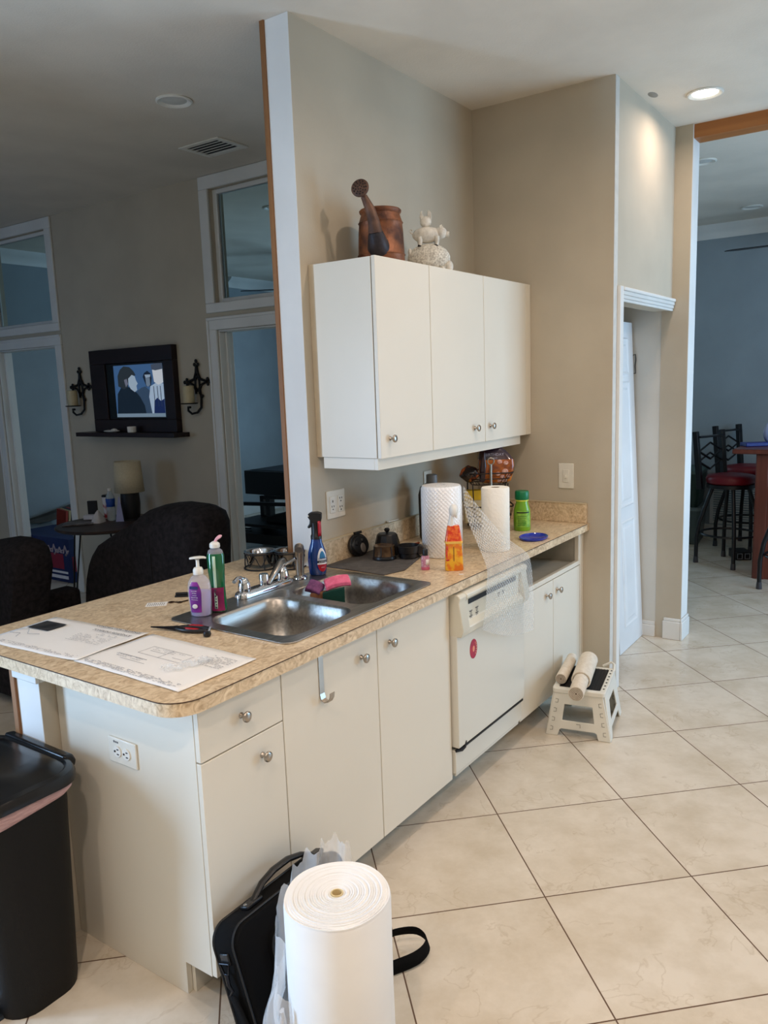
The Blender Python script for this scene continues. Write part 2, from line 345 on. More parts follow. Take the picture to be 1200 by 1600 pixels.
# television wall with its two openings and transom lights
TVW = 2.65; TVB = 2.78
def solid(y0, y1, z0, z1, m): m.box(TVW, y0, z0, TVB, y1, z1)
m = MB(); solid(WT, 1.75, 0, H, m); solid(2.60, 4.49, 0, H, m); solid(5.39, YL, 0, H, m)
for (a, b) in ((1.75, 2.60), (4.49, 5.39)): solid(a, b, 2.08, 2.26, m); solid(a, b, 3.00, H, m)
S('wall_tv', m, WALL)
def casing(k, y0, y1):
    w_ = .085; t = .018; m = MB()
    m.box(TVW - t, y1, 2.2601, TVW, y1 + w_, 2.9999); m.box(TVW - t, y0 - w_, 2.2601, TVW, y0, 2.9999)
    m.box(TVW - t, y0 - w_, 2.195, TVW, y1 + w_, 2.26); m.box(TVW - t, y0 - w_, 3.0, TVW, y1 + w_, H - .002)
    m.box(TVW + .03, y0, 2.26, TVW + .07, y0 + .04, 3.0); m.box(TVW + .03, y1 - .04, 2.26, TVW + .07, y1, 3.0)
    m.box(TVW + .03, y0 + .0401, 2.26, TVW + .07, y1 - .0401, 2.29); m.box(TVW + .03, y0 + .0401, 2.97, TVW + .07, y1 - .0401, 3.0)
    o = S('window_%d' % (k + 1), m, TRIM, bevel=.005)
    g = MB().box(TVW + .048, y0 + .04, 2.29, TVW + .052, y1 - .04, 2.97)
    g.build('pane', M('clear_glass', (235, 245, 248), 0.0, trans=1.0, ior=1.02, scale=1), o)
    m = MB()
    m.box(TVW - t, y1, 0, TVW, y1 + w_, 2.0799); m.box(TVW - t, y0 - w_, 0, TVW, y0, 2.0799); m.box(TVW - t, y0 - w_, 2.08, TVW, y1 + w_, 2.165)
    m.box(TVW - t - .008, y1 + w_ - .02, 0, TVW - t - .0001, y1 + w_, 2.1449).box(TVW - t - .008, y0 - w_, 2.145, TVW - t - .0001, y1 + w_, 2.165)
    m.box(TVW + .001, y1 - .012, 0, TVB, y1 - .0005, 2.067); m.box(TVW + .001, y0 + .0005, 0, TVB, y0 + .012, 2.067); m.box(TVW + .001, y0 + .0005, 2.068, TVB, y1 - .0005, 2.0795)
    m.box(TVW + .05, y1 - .03, 0, TVW + .08, y1 - .0121, 2.066)
    S('door_%d' % k, m, TRIM, bevel=.004)
casing(1, 1.75, 2.60); casing(2, 4.49, 5.39)
# far room crown mouldings and baseboard
def crown_x(x0, x1, y): # along x on the wall facing -y
    pr = [(0, 0), (-.11, 0), (-.10, -.02), (-.06, -.05), (-.02, -.09), (-.015, -.125), (0, -.125)]
    return MB().rings([[(x, y + a, H + b) for (a, b) in pr] for x in (x0, x1)])
S('trim_6', crown_x(2.79, 3.95, YL), TRIM); S('trim_7', crown_x(6.17, XF, YL), TRIM)
pr = [(0, 0), (-.11, 0), (-.10, -.02), (-.06, -.05), (-.02, -.09), (-.015, -.125), (0, -.125)]
S('trim_8', MB().rings([[(XF + a, y, H + b) for (a, b) in pr] for y in (YS, YL - .12)]), TRIM)
S('baseboard_far', MB().box(XF - .016, YS, 0, XF, YL, .13), TRIM, bevel=.004)
S('baseboard_left', MB().box(2.79, YL - .016, 0, XF, YL, .13), TRIM, bevel=.004)
# little pale scar on the ceiling beside the pantry wall
S('trim_9', MB().ell((3.10, -.20, H), (.05, .022, .003), 14, 4), M('grey_ceiling_scar', (150, 146, 138), .9))

# ---------------------------------------------------------------- ceiling fixtures
def downlight(x, y, label, on, group=None):
    t = T('recessed_light', label, 'ceiling light', (x, y, H), 0, group)
    MB().lathe([(.088, 0), (.090, -.006), (.082, -.010), (.066, -.004), (.062, 0)], n=36, cap0=False, cap1=False).build('trim_ring', WHITEP, t)
    if on: MB().lathe([(.064, -.002), (.05, -.006), (.0, -.008)], n=30).build('lens', M('lit_lens', (255, 244, 226), .5, emit=9.0), t)
    else: MB().lathe([(.064, -.0005), (.045, -.002), (.03, -.005), (.0, -.006)], n=30).build('lens', M('unlit_lens', (205, 205, 200), .4), t)
    return t
downlight(3.25, -.42, 'lit recessed ceiling light in the kitchen near the pantry wall', True)
for i, (x, y, _k) in enumerate(KITCHEN_LAMPS[1:]): downlight(x, y, 'unseen lit recessed ceiling light outside the picture over the kitchen', True, 'lit kitchen downlights out of the frame')  # the last fixture belongs to the added fill lamp
downlight(1.583, 1.683, 'unlit recessed light in the dim living room ceiling', False)
downlight(3.664, 2.93, 'unlit recessed light seen through the transom glass above the door', False)
downlight(4.637, -.085, 'unlit recessed light of the far room cut off by the wall edge', False)
downlight(6.522, -.055, 'small unlit recessed light on the blue lit far room ceiling above the fan', False)
v = T('ceiling_vent', 'white rectangular air vent with dark slats on the living room ceiling', 'vent', (2.235, 2.10, H))
MB().box(-.125, -.165, -.010, .125, -.13, 0).box(-.125, .13, -.008, .125, .165, 0).box(-.125, -.13, -.008, -.09, .13, 0).box(.09, -.13, -.008, .125, .13, 0).build('frame', WHITEP, v, bevel=.003)
MB().box(-.09, -.13, -.0012, .09, .13, -.0002).build('duct_shadow', BLACKM, v)
for k in range(5):
    x = -.072 + k * .036
    MB().obox((x, 0, -.009), (.015, .26, .0015), Matrix.Rotation(math.radians(-8), 3, 'Y')).build('slat', WHITEP, v)

def fan(name, loc, a0, label):
    t = T(name, label, 'ceiling fan', loc, a0)
    MB().cyl((0, 0, .09), (0, 0, H - loc[2]), .014).lathe([(.06, H - loc[2] - .05), (.07, H - loc[2])], n=20).build('downrod', BLACKM, t)
    MB().lathe([(.03, -.06), (.10, -.045), (.12, 0), (.11, .05), (.05, .09), (.02, .10)], n=24).build('motor', BLACKM, t, bevel=0)
    for k in range(5):
        b = MB().rings([[(x, wd * s, dz) for s, dz in ((-1, -.004), (1, -.012), (1, -.006), (-1, .002))] for x, wd in ((.10, .035), (.2, .055), (.68, .075), (.745, .05), (.77, .02))])
        b.build('blade', M('black_brown_blade', (30, 26, 28), .4), t, rz=2 * PI * k / 5)
    return t
fan('ceiling_fan', (6.47, -.62, 2.74), math.radians(88), 'dark ceiling fan in the far room, its blades entering at the right edge')
fan('ceiling_fan', (5.62, 4.22, 2.74), math.radians(122), 'dark ceiling fan blade glimpsed through the transom glass')

# ---------------------------------------------------------------- wall plates
def slots(m, cx, cz, horizontal=False):
    for (dx, dz, w_, h_) in ((-.007, .005, .0022, .008), (.007, .005, .0022, .007), (0, -.008, .005, .005)):
        if horizontal: dx, dz, w_, h_ = dz, dx, h_, w_
        m.box(cx + dx - w_ / 2, -.0112, cz + dz - h_ / 2, cx + dx + w_ / 2, -.0095, cz + dz + h_ / 2)
PLATE = M('ivory_plate', (226, 222, 210), .35)
def outlet_plate(loc, rz, label, kind):
    t = T('outlet_cover' if kind != 'switch' else 'light_switch', label, 'outlet' if kind != 'switch' else 'switch', loc, rz)
    w_, h_ = {'double': (.126, .122), 'single': (.076, .122), 'switch': (.084, .134), 'horiz': (.122, .076)}[kind]
    MB().box(-w_ / 2, -.006, -h_ / 2, w_ / 2, 0, h_ / 2).build('plate', PLATE, t, bevel=.003)
    if kind == 'switch':
        MB().box(-.017, -.009, -.034, .017, -.006, .034).build('rocker_frame', PLATE, t, bevel=.002)
        MB().box(-.005, -.02, -.010, .005, -.009, .006).build('toggle', PLATE, t, bevel=.002)
    if kind in ('double', 'single'):
        cx = .028 if kind == 'double' else 0
        MB().box(cx - .018, -.0095, -.036, cx + .018, -.006, .036).build('receptacle', WHITEP, t, bevel=.003)
        m = MB(); slots(m, cx, .019); slots(m, cx, -.019); m.build('slots', BLACKM, t, smooth=False)
    if kind == 'double':
        MB().box(-.046, -.0095, -.036, -.010, -.006, .036).build('receptacle', WHITEP, t, bevel=.003)
        m = MB(); slots(m, -.028, -.012); m.box(-.03, -.0112, .010, -.026, -.0095, .02); m.build('slots', M('grey_marks', (110, 105, 100), .6), t, smooth=False)
    if kind == 'horiz':
        for cx in (-.020, .020):
            MB().lathe([(.0165, 0), (.0165, -.0035), (.0, -.0035)], n=20).xf(Matrix.Translation((cx, -.006, 0)) @ Matrix.Rotation(-PI / 2, 4, 'X')).build('receptacle', WHITEP, t)
            m = MB(); slots(m, cx, 0, True); m.build('slots', BLACKM, t, smooth=False)
        MB().box(-.036, -.0065, .024, -.030, -.0059, .030).box(-.028, -.0065, .024, -.023, -.0059, .029).box(-.021, -.0065, .024, -.015, -.0059, .029).build('printing', M('grey_print', (90, 90, 92), .6), t)
    return t
outlet_plate((1.385, WY, 1.167), 0, 'double ivory outlet cover with receptacles behind the blue spray bottle', 'double')
outlet_plate((2.148, WY, 1.168), 0, 'single ivory outlet cover under the wall cabinets beside the bubble wrap roll', 'single')
outlet_plate((L, .096, 1.160), -PI / 2, 'ivory toggle light switch on the wall above the counter end', 'switch')
outlet_plate((0, .319, .677), -PI / 2, 'white outlet cover on the white end panel of the peninsula, above the trash can', 'horiz')
# ================================================================ CABINETS
CT = 0.914; CB = 0.876
def knob(parent, x, y, z, name='knob'):
    m = MB().lathe([(.0085, 0), (.0085, .002), (.0045, .005), (.0045, .013), (.012, .017), (.0155, .021), (.0150, .0255), (.010, .028), (.0, .0285)], n=24)
    m.xf(Matrix.Translation((x, y, z)) @ Matrix.Rotation(PI / 2, 4, 'X'))
    return m.build(name, NICKEL, parent, ang=60)
def door(parent, x0, x1, z0, z1, y=0, t=.018, kx=None, kz=None, name='door', mat=None):
    d = MB().box(x0, y, z0, x1, y + t, z1).build(name, mat or LAM, parent, bevel=.0015)
    if kx is not None: knob(d, kx, y, kz)
    return d
# drawer unit at the peninsula end
c = T('base_cabinet', 'white one-door base cabinet with a top drawer at the open end of the peninsula', 'cabinet', (0, 0, 0))
MB().prism([(.02, .1), (.126, .1), (.126, 0), (WY - .002, 0), (WY - .002, CB - .001), (.02, CB - .001)], 0, .018, 'x').build('end_panel', LAM, c, bevel=.001)
MB().box(.018, .022, .1, .313, WY - .004, CB - .002).build('body', DARKGAP, c)
MB().box(.0185, .112, .001, .313, .126, .1).build('toe_kick', LAM, c)
MB().box(.019, .018, .862, .313, .021, CB - .001).build('rail', LAM, c)
door(c, .0, .3125, .7235, .862, kx=.151, kz=.800, name='drawer')
door(c, .0, .3125, .104, .7195, kx=.222, kz=.655)
# sink base
c = T('base_cabinet', 'wide white two-door sink base cabinet with a steel hook over its left door', 'cabinet', (0, 0, 0))
MB().box(.3145, .022, .1, 1.272, WY - .004, .70).build('body', DARKGAP, c)
MB().box(.3145, .112, .001, 1.272, .126, .1).build('toe_kick', LAM, c)
MB().box(.3145, .018, .862, 1.272, .021, CB - .001).build('rail', LAM, c)
door(c, .3165, .7895, .104, .862, kx=.700, kz=.793)
door(c, .7935, 1.2715, .104, .862, kx=.865, kz=.797)
# right hand base unit
c = T('base_cabinet', 'white two-door base cabinet with an empty drawer slot beside the grey wall', 'cabinet', (0, 0, 0))
m = MB().box(1.90, .0225, .1, 1.912, WY - .004, CB - .002).box(2.622, .0225, .1, 2.64, WY - .004, CB - .002).box(1.912, .60, .1, 2.622, WY - .004, CB - .002).box(1.912, .0225, .1, 2.622, .60, .715)
m.build('body', M('cabinet_inside', (176, 172, 160), .6), c)
MB().box(2.641, .0, .1, 2.689, .022, CB - .001).build('filler_strip', LAM, c, bevel=.001)
MB().box(2.618, .0, .7225, 2.640, .022, CB - .001).build('face_frame', LAM, c, bevel=.001)
MB().box(1.897, .0, .700, 2.640, .022, .722).build('rail', LAM, c, bevel=.0015)
MB().box(1.897, .112, .001, 2.689, .126, .1).build('toe_kick', LAM, c)
for (x, z) in ((2.627, .845), (2.627, .835), (2.627, .78)): MB().cyl((2.6205, .10 + (x * 7 + z * 31) % .12, z), (2.6223, .10 + (x * 7 + z * 31) % .12, z), .004, n=10).build('shelf_pin_hole', BLACKM, c)
door(c, 1.897, 2.2835, .104, .696, kx=2.20, kz=.636)
door(c, 2.2875, 2.636, .104, .696, kx=2.335, kz=.636)
# over-door hook
h = T('over_door_hook', 'brushed steel hook hanging over the left door of the sink cabinet', 'hook', (.492, 0, .87))
hp = [(.019, .003), (-.0015, .003), (-.0015, -.05), (-.0015, -.128), (-.006, -.145), (-.018, -.152), (-.032, -.147), (-.040, -.133), (-.042, -.118)]
MB().rings([[(-.011, a, b), (.011, a, b)] for (a, b) in hp], closed=False, cap0=False, cap1=False).build('strap', NICKEL, h, smooth=False, solid=.0022)

# dishwasher
d = T('dishwasher', 'white built-in dishwasher with a round red sticker on its door', 'dishwasher', (1.276, 0, 0))
DWW = M('dishwasher_white', (216, 214, 204), .18, scale=2, c2=(214, 212, 202)); DWP = M('dishwasher_panel_cream', (222, 218, 202), .35, scale=2)
MB().box(.004, .032, .13, .612, .58, .866).build('tub', DARKGAP, d)
MB().box(.004, -.028, .236, .612, .03, .70).build('door', DWW, d, bevel=.004, seg=3)
m = MB().prism([(.03, .125), (.03, .222), (-.012, .222), (-.012, .125)], .004, .612, 'x')
m.prism([(.03, .105), (.03, .128), (-.002, .128), (-.002, .105)], .02, .60, 'x'); m.build('kick_panel', DWW, d, bevel=.003)
MB().box(.02, .112, .001, .6, .13, .10).build('toe_kick', DWW, d)
cp = MB()
# sculpted control panel : side pods and a recessed centre
cp.prism([(.03, .695), (-.046, .695), (-.058, .722), (-.040, .832), (-.046, .852), (-.036, .864), (.03, .866)], .004, .058, 'x')
cp.prism([(.03, .695), (-.046, .695), (-.058, .722), (-.040, .832), (-.046, .852), (-.036, .864), (.03, .866)], .558, .612, 'x')
cp.prism([(.03, .695), (-.046, .695), (-.052, .725), (-.030, .745), (-.030, .828), (-.046, .842), (-.046, .856), (-.036, .864), (.03, .866)], .058, .558, 'x')
cpo = cp.build('control_panel', DWP, d, bevel=.004, seg=3)
MB().box(.095, -.0325, .808, .52, -.0298, .828).build('handle_slot', BLACKM, cpo)
m = MB()
for (x, z) in ((.115, .775), (.115, .755), (.165, .778), (.165, .757), (.36, .79), (.40, .79)):
    m.box(x - .012, -.0312, z - .002, x + .012, -.0295, z + .002)
    m.lathe([(.007, 0), (.007, .001), (.005, .001), (.005, 0)], n=14, cap0=False, cap1=False).xf(Matrix.Translation((x, -.0302, z - .009)) @ Matrix.Rotation(PI / 2, 4, 'X'), len(m.v) - 56)
m.build('button_marks', M('panel_marks', (110, 108, 104), .5), cpo, smooth=False)
st = MB().lathe([(.033, 0), (.033, .0008), (0, .0008)], n=40).xf(Matrix.Translation((.135, -.0283, .612)) @ Matrix.Rotation(PI / 2, 4, 'X') @ Matrix.Diagonal((.92, 1.22, 1, 1))).build('sticker', M('sticker_red', (186, 36, 62), .4, c2=(150, 26, 70), scale=30), d)
m = MB()
for k in range(6):
    a = math.radians(-50 + k * 20); m.obox((.135 + .023 * math.cos(a), -.0295, .612 + .029 * math.sin(a)), (.006, .0006, .005), Matrix.Rotation(-a, 3, 'Y'))
m.ell((.135, -.0294, .612), (.009, .0005, .013), 14, 5)
m.build('sticker_print', M('sticker_print', (232, 150, 120), .5), st, smooth=False)
MB().box(.02, -.026, .2245, .60, -.005, .233).build('gap', BLACKM, d)
MB().tube([(.004, -.012, .224), (.03, -.026, .222), (.05, -.029, .228), (.062, -.0295, .250)], [.006, .006, .005, .002], 8).build('torn_gasket', BLACKM, d)

# countertop with sink cut-out (L-shaped round the end of the full wall)
def arc(cx, cy, r, a0, a1, n=8): return [(cx + r * math.cos(math.radians(a0 + (a1 - a0) * i / n)), cy + r * math.sin(math.radians(a0 + (a1 - a0) * i / n))) for i in range(n + 1)]
outer = arc(-.088 + .085, -.03 + .085, .085, 180, 270) + [(L - .001, -.03), (L - .001, WY - .001), (1.2295, WY - .001), (1.2295, 1.045)] + arc(-.088 + .06, 1.045 - .06, .06, 90, 180)
SX0, SX1, SY0, SY1 = .402, 1.234, .040, .588
hole = rrect(SX0 + .015, SY0 + .015, SX1 - .015, SY1 - .015, .03)
ct = plate('countertop', outer, [hole], CB, CT, COUNTER)
tag(ct, 'tan mottled laminate kitchen countertop with a rounded corner on the peninsula', 'countertop')
MB().box(1.2325, WY - .02, CT + .0005, L - .021, WY - .001, CT + .103).build('backsplash', COUNTER, ct, bevel=.0015)
MB().box(L - .02, -.021, CT + .0005, L - .001, WY - .001, CT + .103).build('side_splash', COUNTER, ct, bevel=.0015)
MB().box(1.2325, WY - .023, CT + .103, L - .023, WY - .0015, CT + .1065).box(L - .023, -.021, CT + .103, L - .0015, WY - .0015, CT + .1065).build('caulk_edge', M('caulk', (206, 190, 160), .6), ct)
seam = [(x, y) for (x, y) in arc(-.003, .055, .0862, 180, 270)]
sm = [(-.0892, 1.0)] + seam + [(L - .03, -.0312)]
MB().rings([[(p[0], p[1], CT - .0022), (p[0], p[1], CT + .0003)] for p in sm], closed=False, cap0=False, cap1=False).build('edge_seam', M('dark_seam', (66, 44, 28), .7), ct, solid=.0012)

# ================================================================ wall cabinet
UY = .297; UZ0 = 1.381; UZ1 = 2.1607; UX0 = 1.279
u = T('wall_cabinet', 'white three-door wall cabinet mounted above the counter', 'cabinet', (0, 0, 0))
MB().box(UX0, UY + .022, UZ0 + .001, L - .002, WY - .028, UZ1 - .002).build('body', LAMU, u, bevel=.001)
MB().box(UX0 + .004, UY + .018, UZ0 + .004, L - .03, UY + .022, UZ1 - .004).build('door_gap', DARKGAP, u)
MB().box(UX0, WY - .028, UZ0, UX0 + .02, WY - .001, UZ1 - .001).build('scribe_strip', M('beige_scribe', (206, 192, 168), .5), u)
door(u, UX0, 1.673, UZ0, UZ1, UY, kx=1.345, kz=1.457, mat=LAMU)
door(u, 1.677, 2.161, UZ0, UZ1, UY, kx=2.055, kz=1.453, mat=LAMU)
door(u, 2.165, 2.63, UZ0, UZ1, UY, kx=2.215, kz=1.454, mat=LAMU)
MB().box(2.633, UY, UZ0, L - .002, UY + .02, UZ1).build('filler', LAMU, u, bevel=.001)
MB().box(UX0 + .006, UY + .022, 1.334, 2.60, UY + .040, UZ0).box(UX0 + .006, UY + .04, 1.334, UX0 + .024, WY - .03, UZ0).build('light_rail', LAMU, u, bevel=.001)

# ================================================================ sink
s_ = T('kitchen_sink', 'double bowl stainless steel drop-in sink set in the tan countertop', 'sink', (0, 0, CT))
B1 = (.448, .078, .800, .458); B2 = (.848, .078, 1.196, .458)
rim = plate('rim', rrect(SX0, SY0, SX1, SY1, .035), [rrect(*B1, .07, 8), rrect(*B2, .07, 8)], .0006, .005, STEEL, s_, bevel=.0018)
for B in (B1, B2):
    rs = []
    for (ins, z, r) in ((-.004, .0052, .074), (0, .004, .07), (.006, -.004, .068), (.012, -.06, .066), (.02, -.13, .07), (.035, -.158, .075), (.065, -.170, .07)):
        rs.append([(p[0], p[1], z) for p in rrect(B[0] + ins, B[1] + ins, B[2] - ins, B[3] - ins, r, 8)])
    cx, cy = (B[0] + B[2]) / 2, (B[1] + B[3]) / 2
    n_ = len(rs[0])
    rs.append([(cx + .045 * math.cos(math.atan2(p[1] - cy, p[0] - cx)), cy + .045 * math.sin(math.atan2(p[1] - cy, p[0] - cx)), -.174) for p in rs[0]])
    b = MB().rings(rs, cap0=False).build('bowl', STEEL, s_, ang=60)
    MB().lathe([(.043, -.172), (.043, -.1705), (.034, -.1705), (.03, -.174), (0, -.174)], (cx, cy, 0), n=24).build('drain', CHROME, b)
# faucet
f = T('faucet', 'chrome two-handle kitchen faucet on the back deck of the sink', 'faucet', (.835, .547, CT + .0065))
MB().rings([[(p[0], p[1], z) for p in rrect(-.145 + i, -.028 + i, .145 - i, .028 - i, .026 - i * .6, 6)] for (i, z) in ((0, 0), (0, .010), (.004, .018), (.010, .023))]).build('base_plate', CHROME, f, ang=50)
for sx in (-1, 1):
    hd = MB().lathe([(.024, .02), (.025, .03), (.021, .05), (.015, .066), (.006, .072), (0, .073)], (sx * .105, 0, 0), n=20).build('handle', CHROME, f, ang=60)
    MB().tube([(sx * .105, 0, .062), (sx * .118, .002, .074), (sx * .142, -.004, .078), (sx * .166, -.012, .070)] if sx < 0 else [(sx * .105, 0, .062), (.112, -.004, .076), (.122, -.026, .088), (.13, -.05, .102)], [.008, .007, .006, .007], 10).build('lever', CHROME, hd)
MB().lathe([(.019, .02), (.0185, .058), (.016, .064), (0, .066)], n=20).build('spout_hub', CHROME, f, ang=50)
MB().tube([(.010, -.012, .022), (.030, -.010, .040), (.070, .002, .060), (.105, .012, .080), (.124, .018, .084), (.130, .020, .066)], [.010, .0115, .013, .0145, .0145, .013], 14).build('spout', M('brushed_spout', (150, 145, 138), .3, metal=1.0), f, ang=70)
sp = T('sink_sprayer', 'pull-out sprayer standing at the back of the sink beside the blue bottle', 'sprayer', (1.043, .548, CT + .0065))
MB().lathe([(.028, 0), (.027, .006), (.019, .012), (.016, .014)], n=24).build('collar', CHROME, sp)
MB().tube([(0, 0, .012), (0, 0, .05), (.002, -.0, .085), (-.002, -.004, .112), (-.012, -.012, .130), (-.022, -.020, .134)], [.016, .017, .0185, .019, .0185, .015], 16).build('wand', M('satin_nickel', (158, 148, 136), .32, metal=1.0), sp, ang=70)
MB().tube([(-.020, -.019, .133), (-.034, -.028, .124)], [.017, .015], 16).build('spray_head', M('spray_face', (120, 112, 105), .4, metal=.7), sp)
# ================================================================ THINGS ON THE COUNTER
RZ = Matrix.Rotation(RV, 4, 'Z')
PAPER = M('paper', (238, 236, 232), .7, scale=3, c2=(234, 232, 228)); INK = M('grey_ink', (142, 142, 148), .8); INKD = M('dark_ink', (74, 74, 84), .8)
def paper(loc, rz, w_, h_, curl, label):
    t = T('drawing_sheet', label, 'paper', loc, rz, None)
    m = MB().grid(lambda u, v: ((u - .5) * w_, (v - .5) * h_, curl * (max(0, u - .82) * 5) ** 2 * (1 if curl > 0 else 0) + .0012 * math.sin(u * 9 + v * 5) ** 2), 24, 12)
    m.build('sheet', PAPER, t, solid=.0004); return t
p = paper((.1115, .727, CT + .0016), math.radians(-86), .457, .277, .006, 'printed drawing sheet with a dark photo and title, left one on the peninsula')
Z = .0042
MB().box(-.208, .012, Z, -.104, .088, Z + .0002).build('photo', M('photo_grey', (58, 58, 60), .5, c2=(24, 24, 26), scale=18), p)
text('printing', 'CONSTRUCTION DRAWINGS', .0165, INKD, p, (.105, .122, Z + .001), xs=.92)
text('printing', 'TOMPKINS RESIDENCE', .0200, INKD, p, (.112, .088, Z + .001), xs=.86)
def scribble(m, x0, x1, y0, y1, rows, h, fill=.7):
    for k in range(rows):
        y = y0 + (y1 - y0) * (k + .5) / rows; x = x0
        while x < x1:
            l = random.uniform(.004, .016)
            if random.random() < fill: m.box(x, y - h / 2, Z + .001, min(x + l, x1), y + h / 2, Z + .0012)
            x += l + .003
m = MB(); scribble(m, .02, .17, -.02, .045, 7, .0016); scribble(m, .08, .17, .05, .07, 2, .0018); scribble(m, -.20, .20, -.128, -.108, 4, .0015, .6)
m.tube([(-.22, -.02, Z), (-.18, .0, Z), (-.14, -.035, Z), (-.10, -.02, Z)], .0007, 4).tube([(-.21, -.05, Z), (-.17, -.04, Z), (-.15, -.07, Z)], .0007, 4)
m.build('printing', INK, p, smooth=False)
p = paper((.1255, .270, CT + .0030), math.radians(-90.9), .457, .281, .0, 'printed floor plan sheet nearest the rounded corner, a scrap of clear plastic lying on it')
m = MB(); Z = .0022
scribble(m, -.21, .20, -.13, -.105, 5, .0016, .6); scribble(m, .09, .20, .02, .10, 9, .0018, .8)
for (x0, y0, x1, y1) in ((-.12, .06, .05, .061), (-.12, .0, -.119, .06), (-.12, .0, .06, .001), (.06, .0, .061, .06), (-.03, .0, -.029, .06), (-.10, .03, -.03, .031), (.01, .02, .05, .021), (-.17, -.03, -.04, -.0285), (-.13, -.055, -.02, -.054)): m.box(x0, y0, Z, x1, y1, Z + .0003)
scribble(m, -.17, -.05, -.05, -.03, 2, .0016); scribble(m, -.1, .05, .035, .055, 2, .0012)
m.build('printing', INK, p, smooth=False)
PLASTIC = M('clear_film', (236, 240, 242), .12, alpha=.34, spec=.9, scale=4)
def crumple(u, v, s=1.0, seed=0):
    return s * (math.sin(u * 21 + seed + 3 * math.sin(v * 9)) * .5 + math.sin(v * 27 + u * 8 + seed) * .35 + math.sin((u + v) * 41 + seed) * .2)
m = MB().grid(lambda u, v: (-.065 + .13 * u + .006 * math.sin(v * 13), (-.028 + .056 * v) * (1 - .45 * u) + .008 * math.sin(u * 17), .007 + .006 * crumple(u, v)), 26, 14)
tag(m.build('plastic_scrap', PLASTIC, loc=(.120, .165, CT + .0065), rz=math.radians(-20), ang=20), 'crumpled scrap of clear plastic lying on the floor plan sheet', 'plastic')

# card and keys
k = T('paper_card', 'small white card printed with fine lines on the counter beside two keys', 'card', (.516, .779, CT + .0006), math.radians(-48))
MB().box(-.037, -.026, 0, .037, .026, .001).build('card', PAPER, k)
m = MB()
for i in range(9): m.box(-.030 + i * .007, -.02, .001, -.0285 + i * .007, .02 - .004 * (i % 3), .0013)
m.build('printing', INKD, k, smooth=False)
def key(loc, rz, label):
    m = MB().lathe([(.010, 0), (.010, .002), (.004, .002), (.004, 0)], n=16, cap0=False, cap1=False).box(.009, -.003, 0, .034, .003, .002).box(.018, -.006, 0, .021, -.003, .002).box(.026, -.007, 0, .029, -.003, .002)
    tag(m.build('key', M('old_brass', (70, 48, 34), .4, metal=.8), loc=loc, rz=rz), label, 'key')
key((.560, .752, CT + .001), math.radians(-60), 'dark key nearer the white card'); key((.575, .722, CT + .001), math.radians(-10), 'dark key farther from the white card')
m = MB().box(-.03, -.012, 0, .03, .012, .006).cyl((-.028, 0, .010), (.028, 0, .010), .006, n=10)
tag(m.build('hair_clip', BLACKM, loc=(.640, .778, CT + .0008), rz=math.radians(-55), bevel=.002), 'flat black clip on the counter behind the purple soap bottle', 'clip')

# pliers
p = T('pliers', 'long-nosed pliers with red and black handles lying in front of the sink', 'pliers', (.342, .452, CT + .009), math.radians(-70))
RED = M('red_rubber', (158, 24, 34), .45)
for s in (-1, 1):
    MB().rings([[(x, s * (y0), -h), (x, s * (y0 + w_), -h), (x, s * (y0 + w_), h), (x, s * y0, h)] for (x, y0, w_, h) in ((-.105, .0003, .002, .0015), (-.06, .0005, .004, .003), (-.028, .0, .007, .0045), (-.012, -.002, .010, .005))]).build('jaw', M('black_steel', (36, 34, 36), .35, metal=.8), p)
    hd = MB().tube([(-.012, s * .003, 0), (.004, s * .010, 0), (.03, s * .017, 0), (.065, s * .018, 0), (.10, s * .010, 0)], [.006, .0075, .0085, .008, .0065], 10).build('handle', BLACKP, p, ang=60)
    MB().tube([(.010, s * .011, .0028), (.035, s * .0175, .004), (.065, s * .018, .0036), (.085, s * .014, .003)], [.003, .0062, .006, .003], 8).build('red_grip', RED, hd)
MB().cyl((-.014, 0, -.006), (-.014, 0, .006), .009, n=18).build('pivot', M('black_steel'), p)
m = MB().lathe([(.0, 0), (.010, .001), (.013, .008), (.011, .016), (.0, .018)], n=16)
b_ = tag(m.build('bottle_stopper', BLACKP, loc=(.343, .328, CT + .0008)), 'small black and chrome fitting beside the plier handles', 'fitting')
MB().cyl((.004, 0, .012), (.020, .006, .024), .004, n=10).build('chrome_tip', CHROME, b_)

# purple hand soap
GLASSY = lambda n, c, a: M(n, c, .08, alpha=a, spec=.8, scale=3)
p = T('hand_soap_bottle', 'pump bottle of lilac hand soap with a purple label on the sink deck', 'bottle', (.487, .512, CT + .0062), RV)
sy = .66
MB().lathe([(.028, 0), (.031, .004), (.0335, .03), (.036, .06), (.0365, .085)], n=32, sy=sy).build('soap', M('lilac_soap', (186, 172, 222), .35, scale=3, c2=(180, 166, 218)), p)
MB().lathe([(.031, 0), (.0345, .003), (.0365, .03), (.0395, .065), (.040, .095), (.036, .118), (.026, .134), (.0155, .142), (.0155, .150)], n=32, sy=sy, cap0=False, cap1=False).build('body', GLASSY('clear_bottle', (224, 222, 232), .30), p)
MB().lathe([(.0165, .143), (.0175, .146), (.0172, .158), (.0135, .166), (.006, .168), (.0055, .192), (.009, .194)], n=24).build('collar', WHITEP, p)
MB().rings([[(x, y * w_, z + zz) for (y, zz) in ((-1, 0), (1, 0), (1, .007), (-1, .007))] for (x, w_, z) in ((-.027, .004, .194), (-.012, .010, .196), (.006, .011, .197), (.022, .006, .1965), (.030, .003, .194))]).build('pump_head', WHITEP, p, bevel=.0025)
def lab(z):
    return .0372 + (.0400 - .0372) * min(1, max(0, (z - .02) / .06))
m = MB()
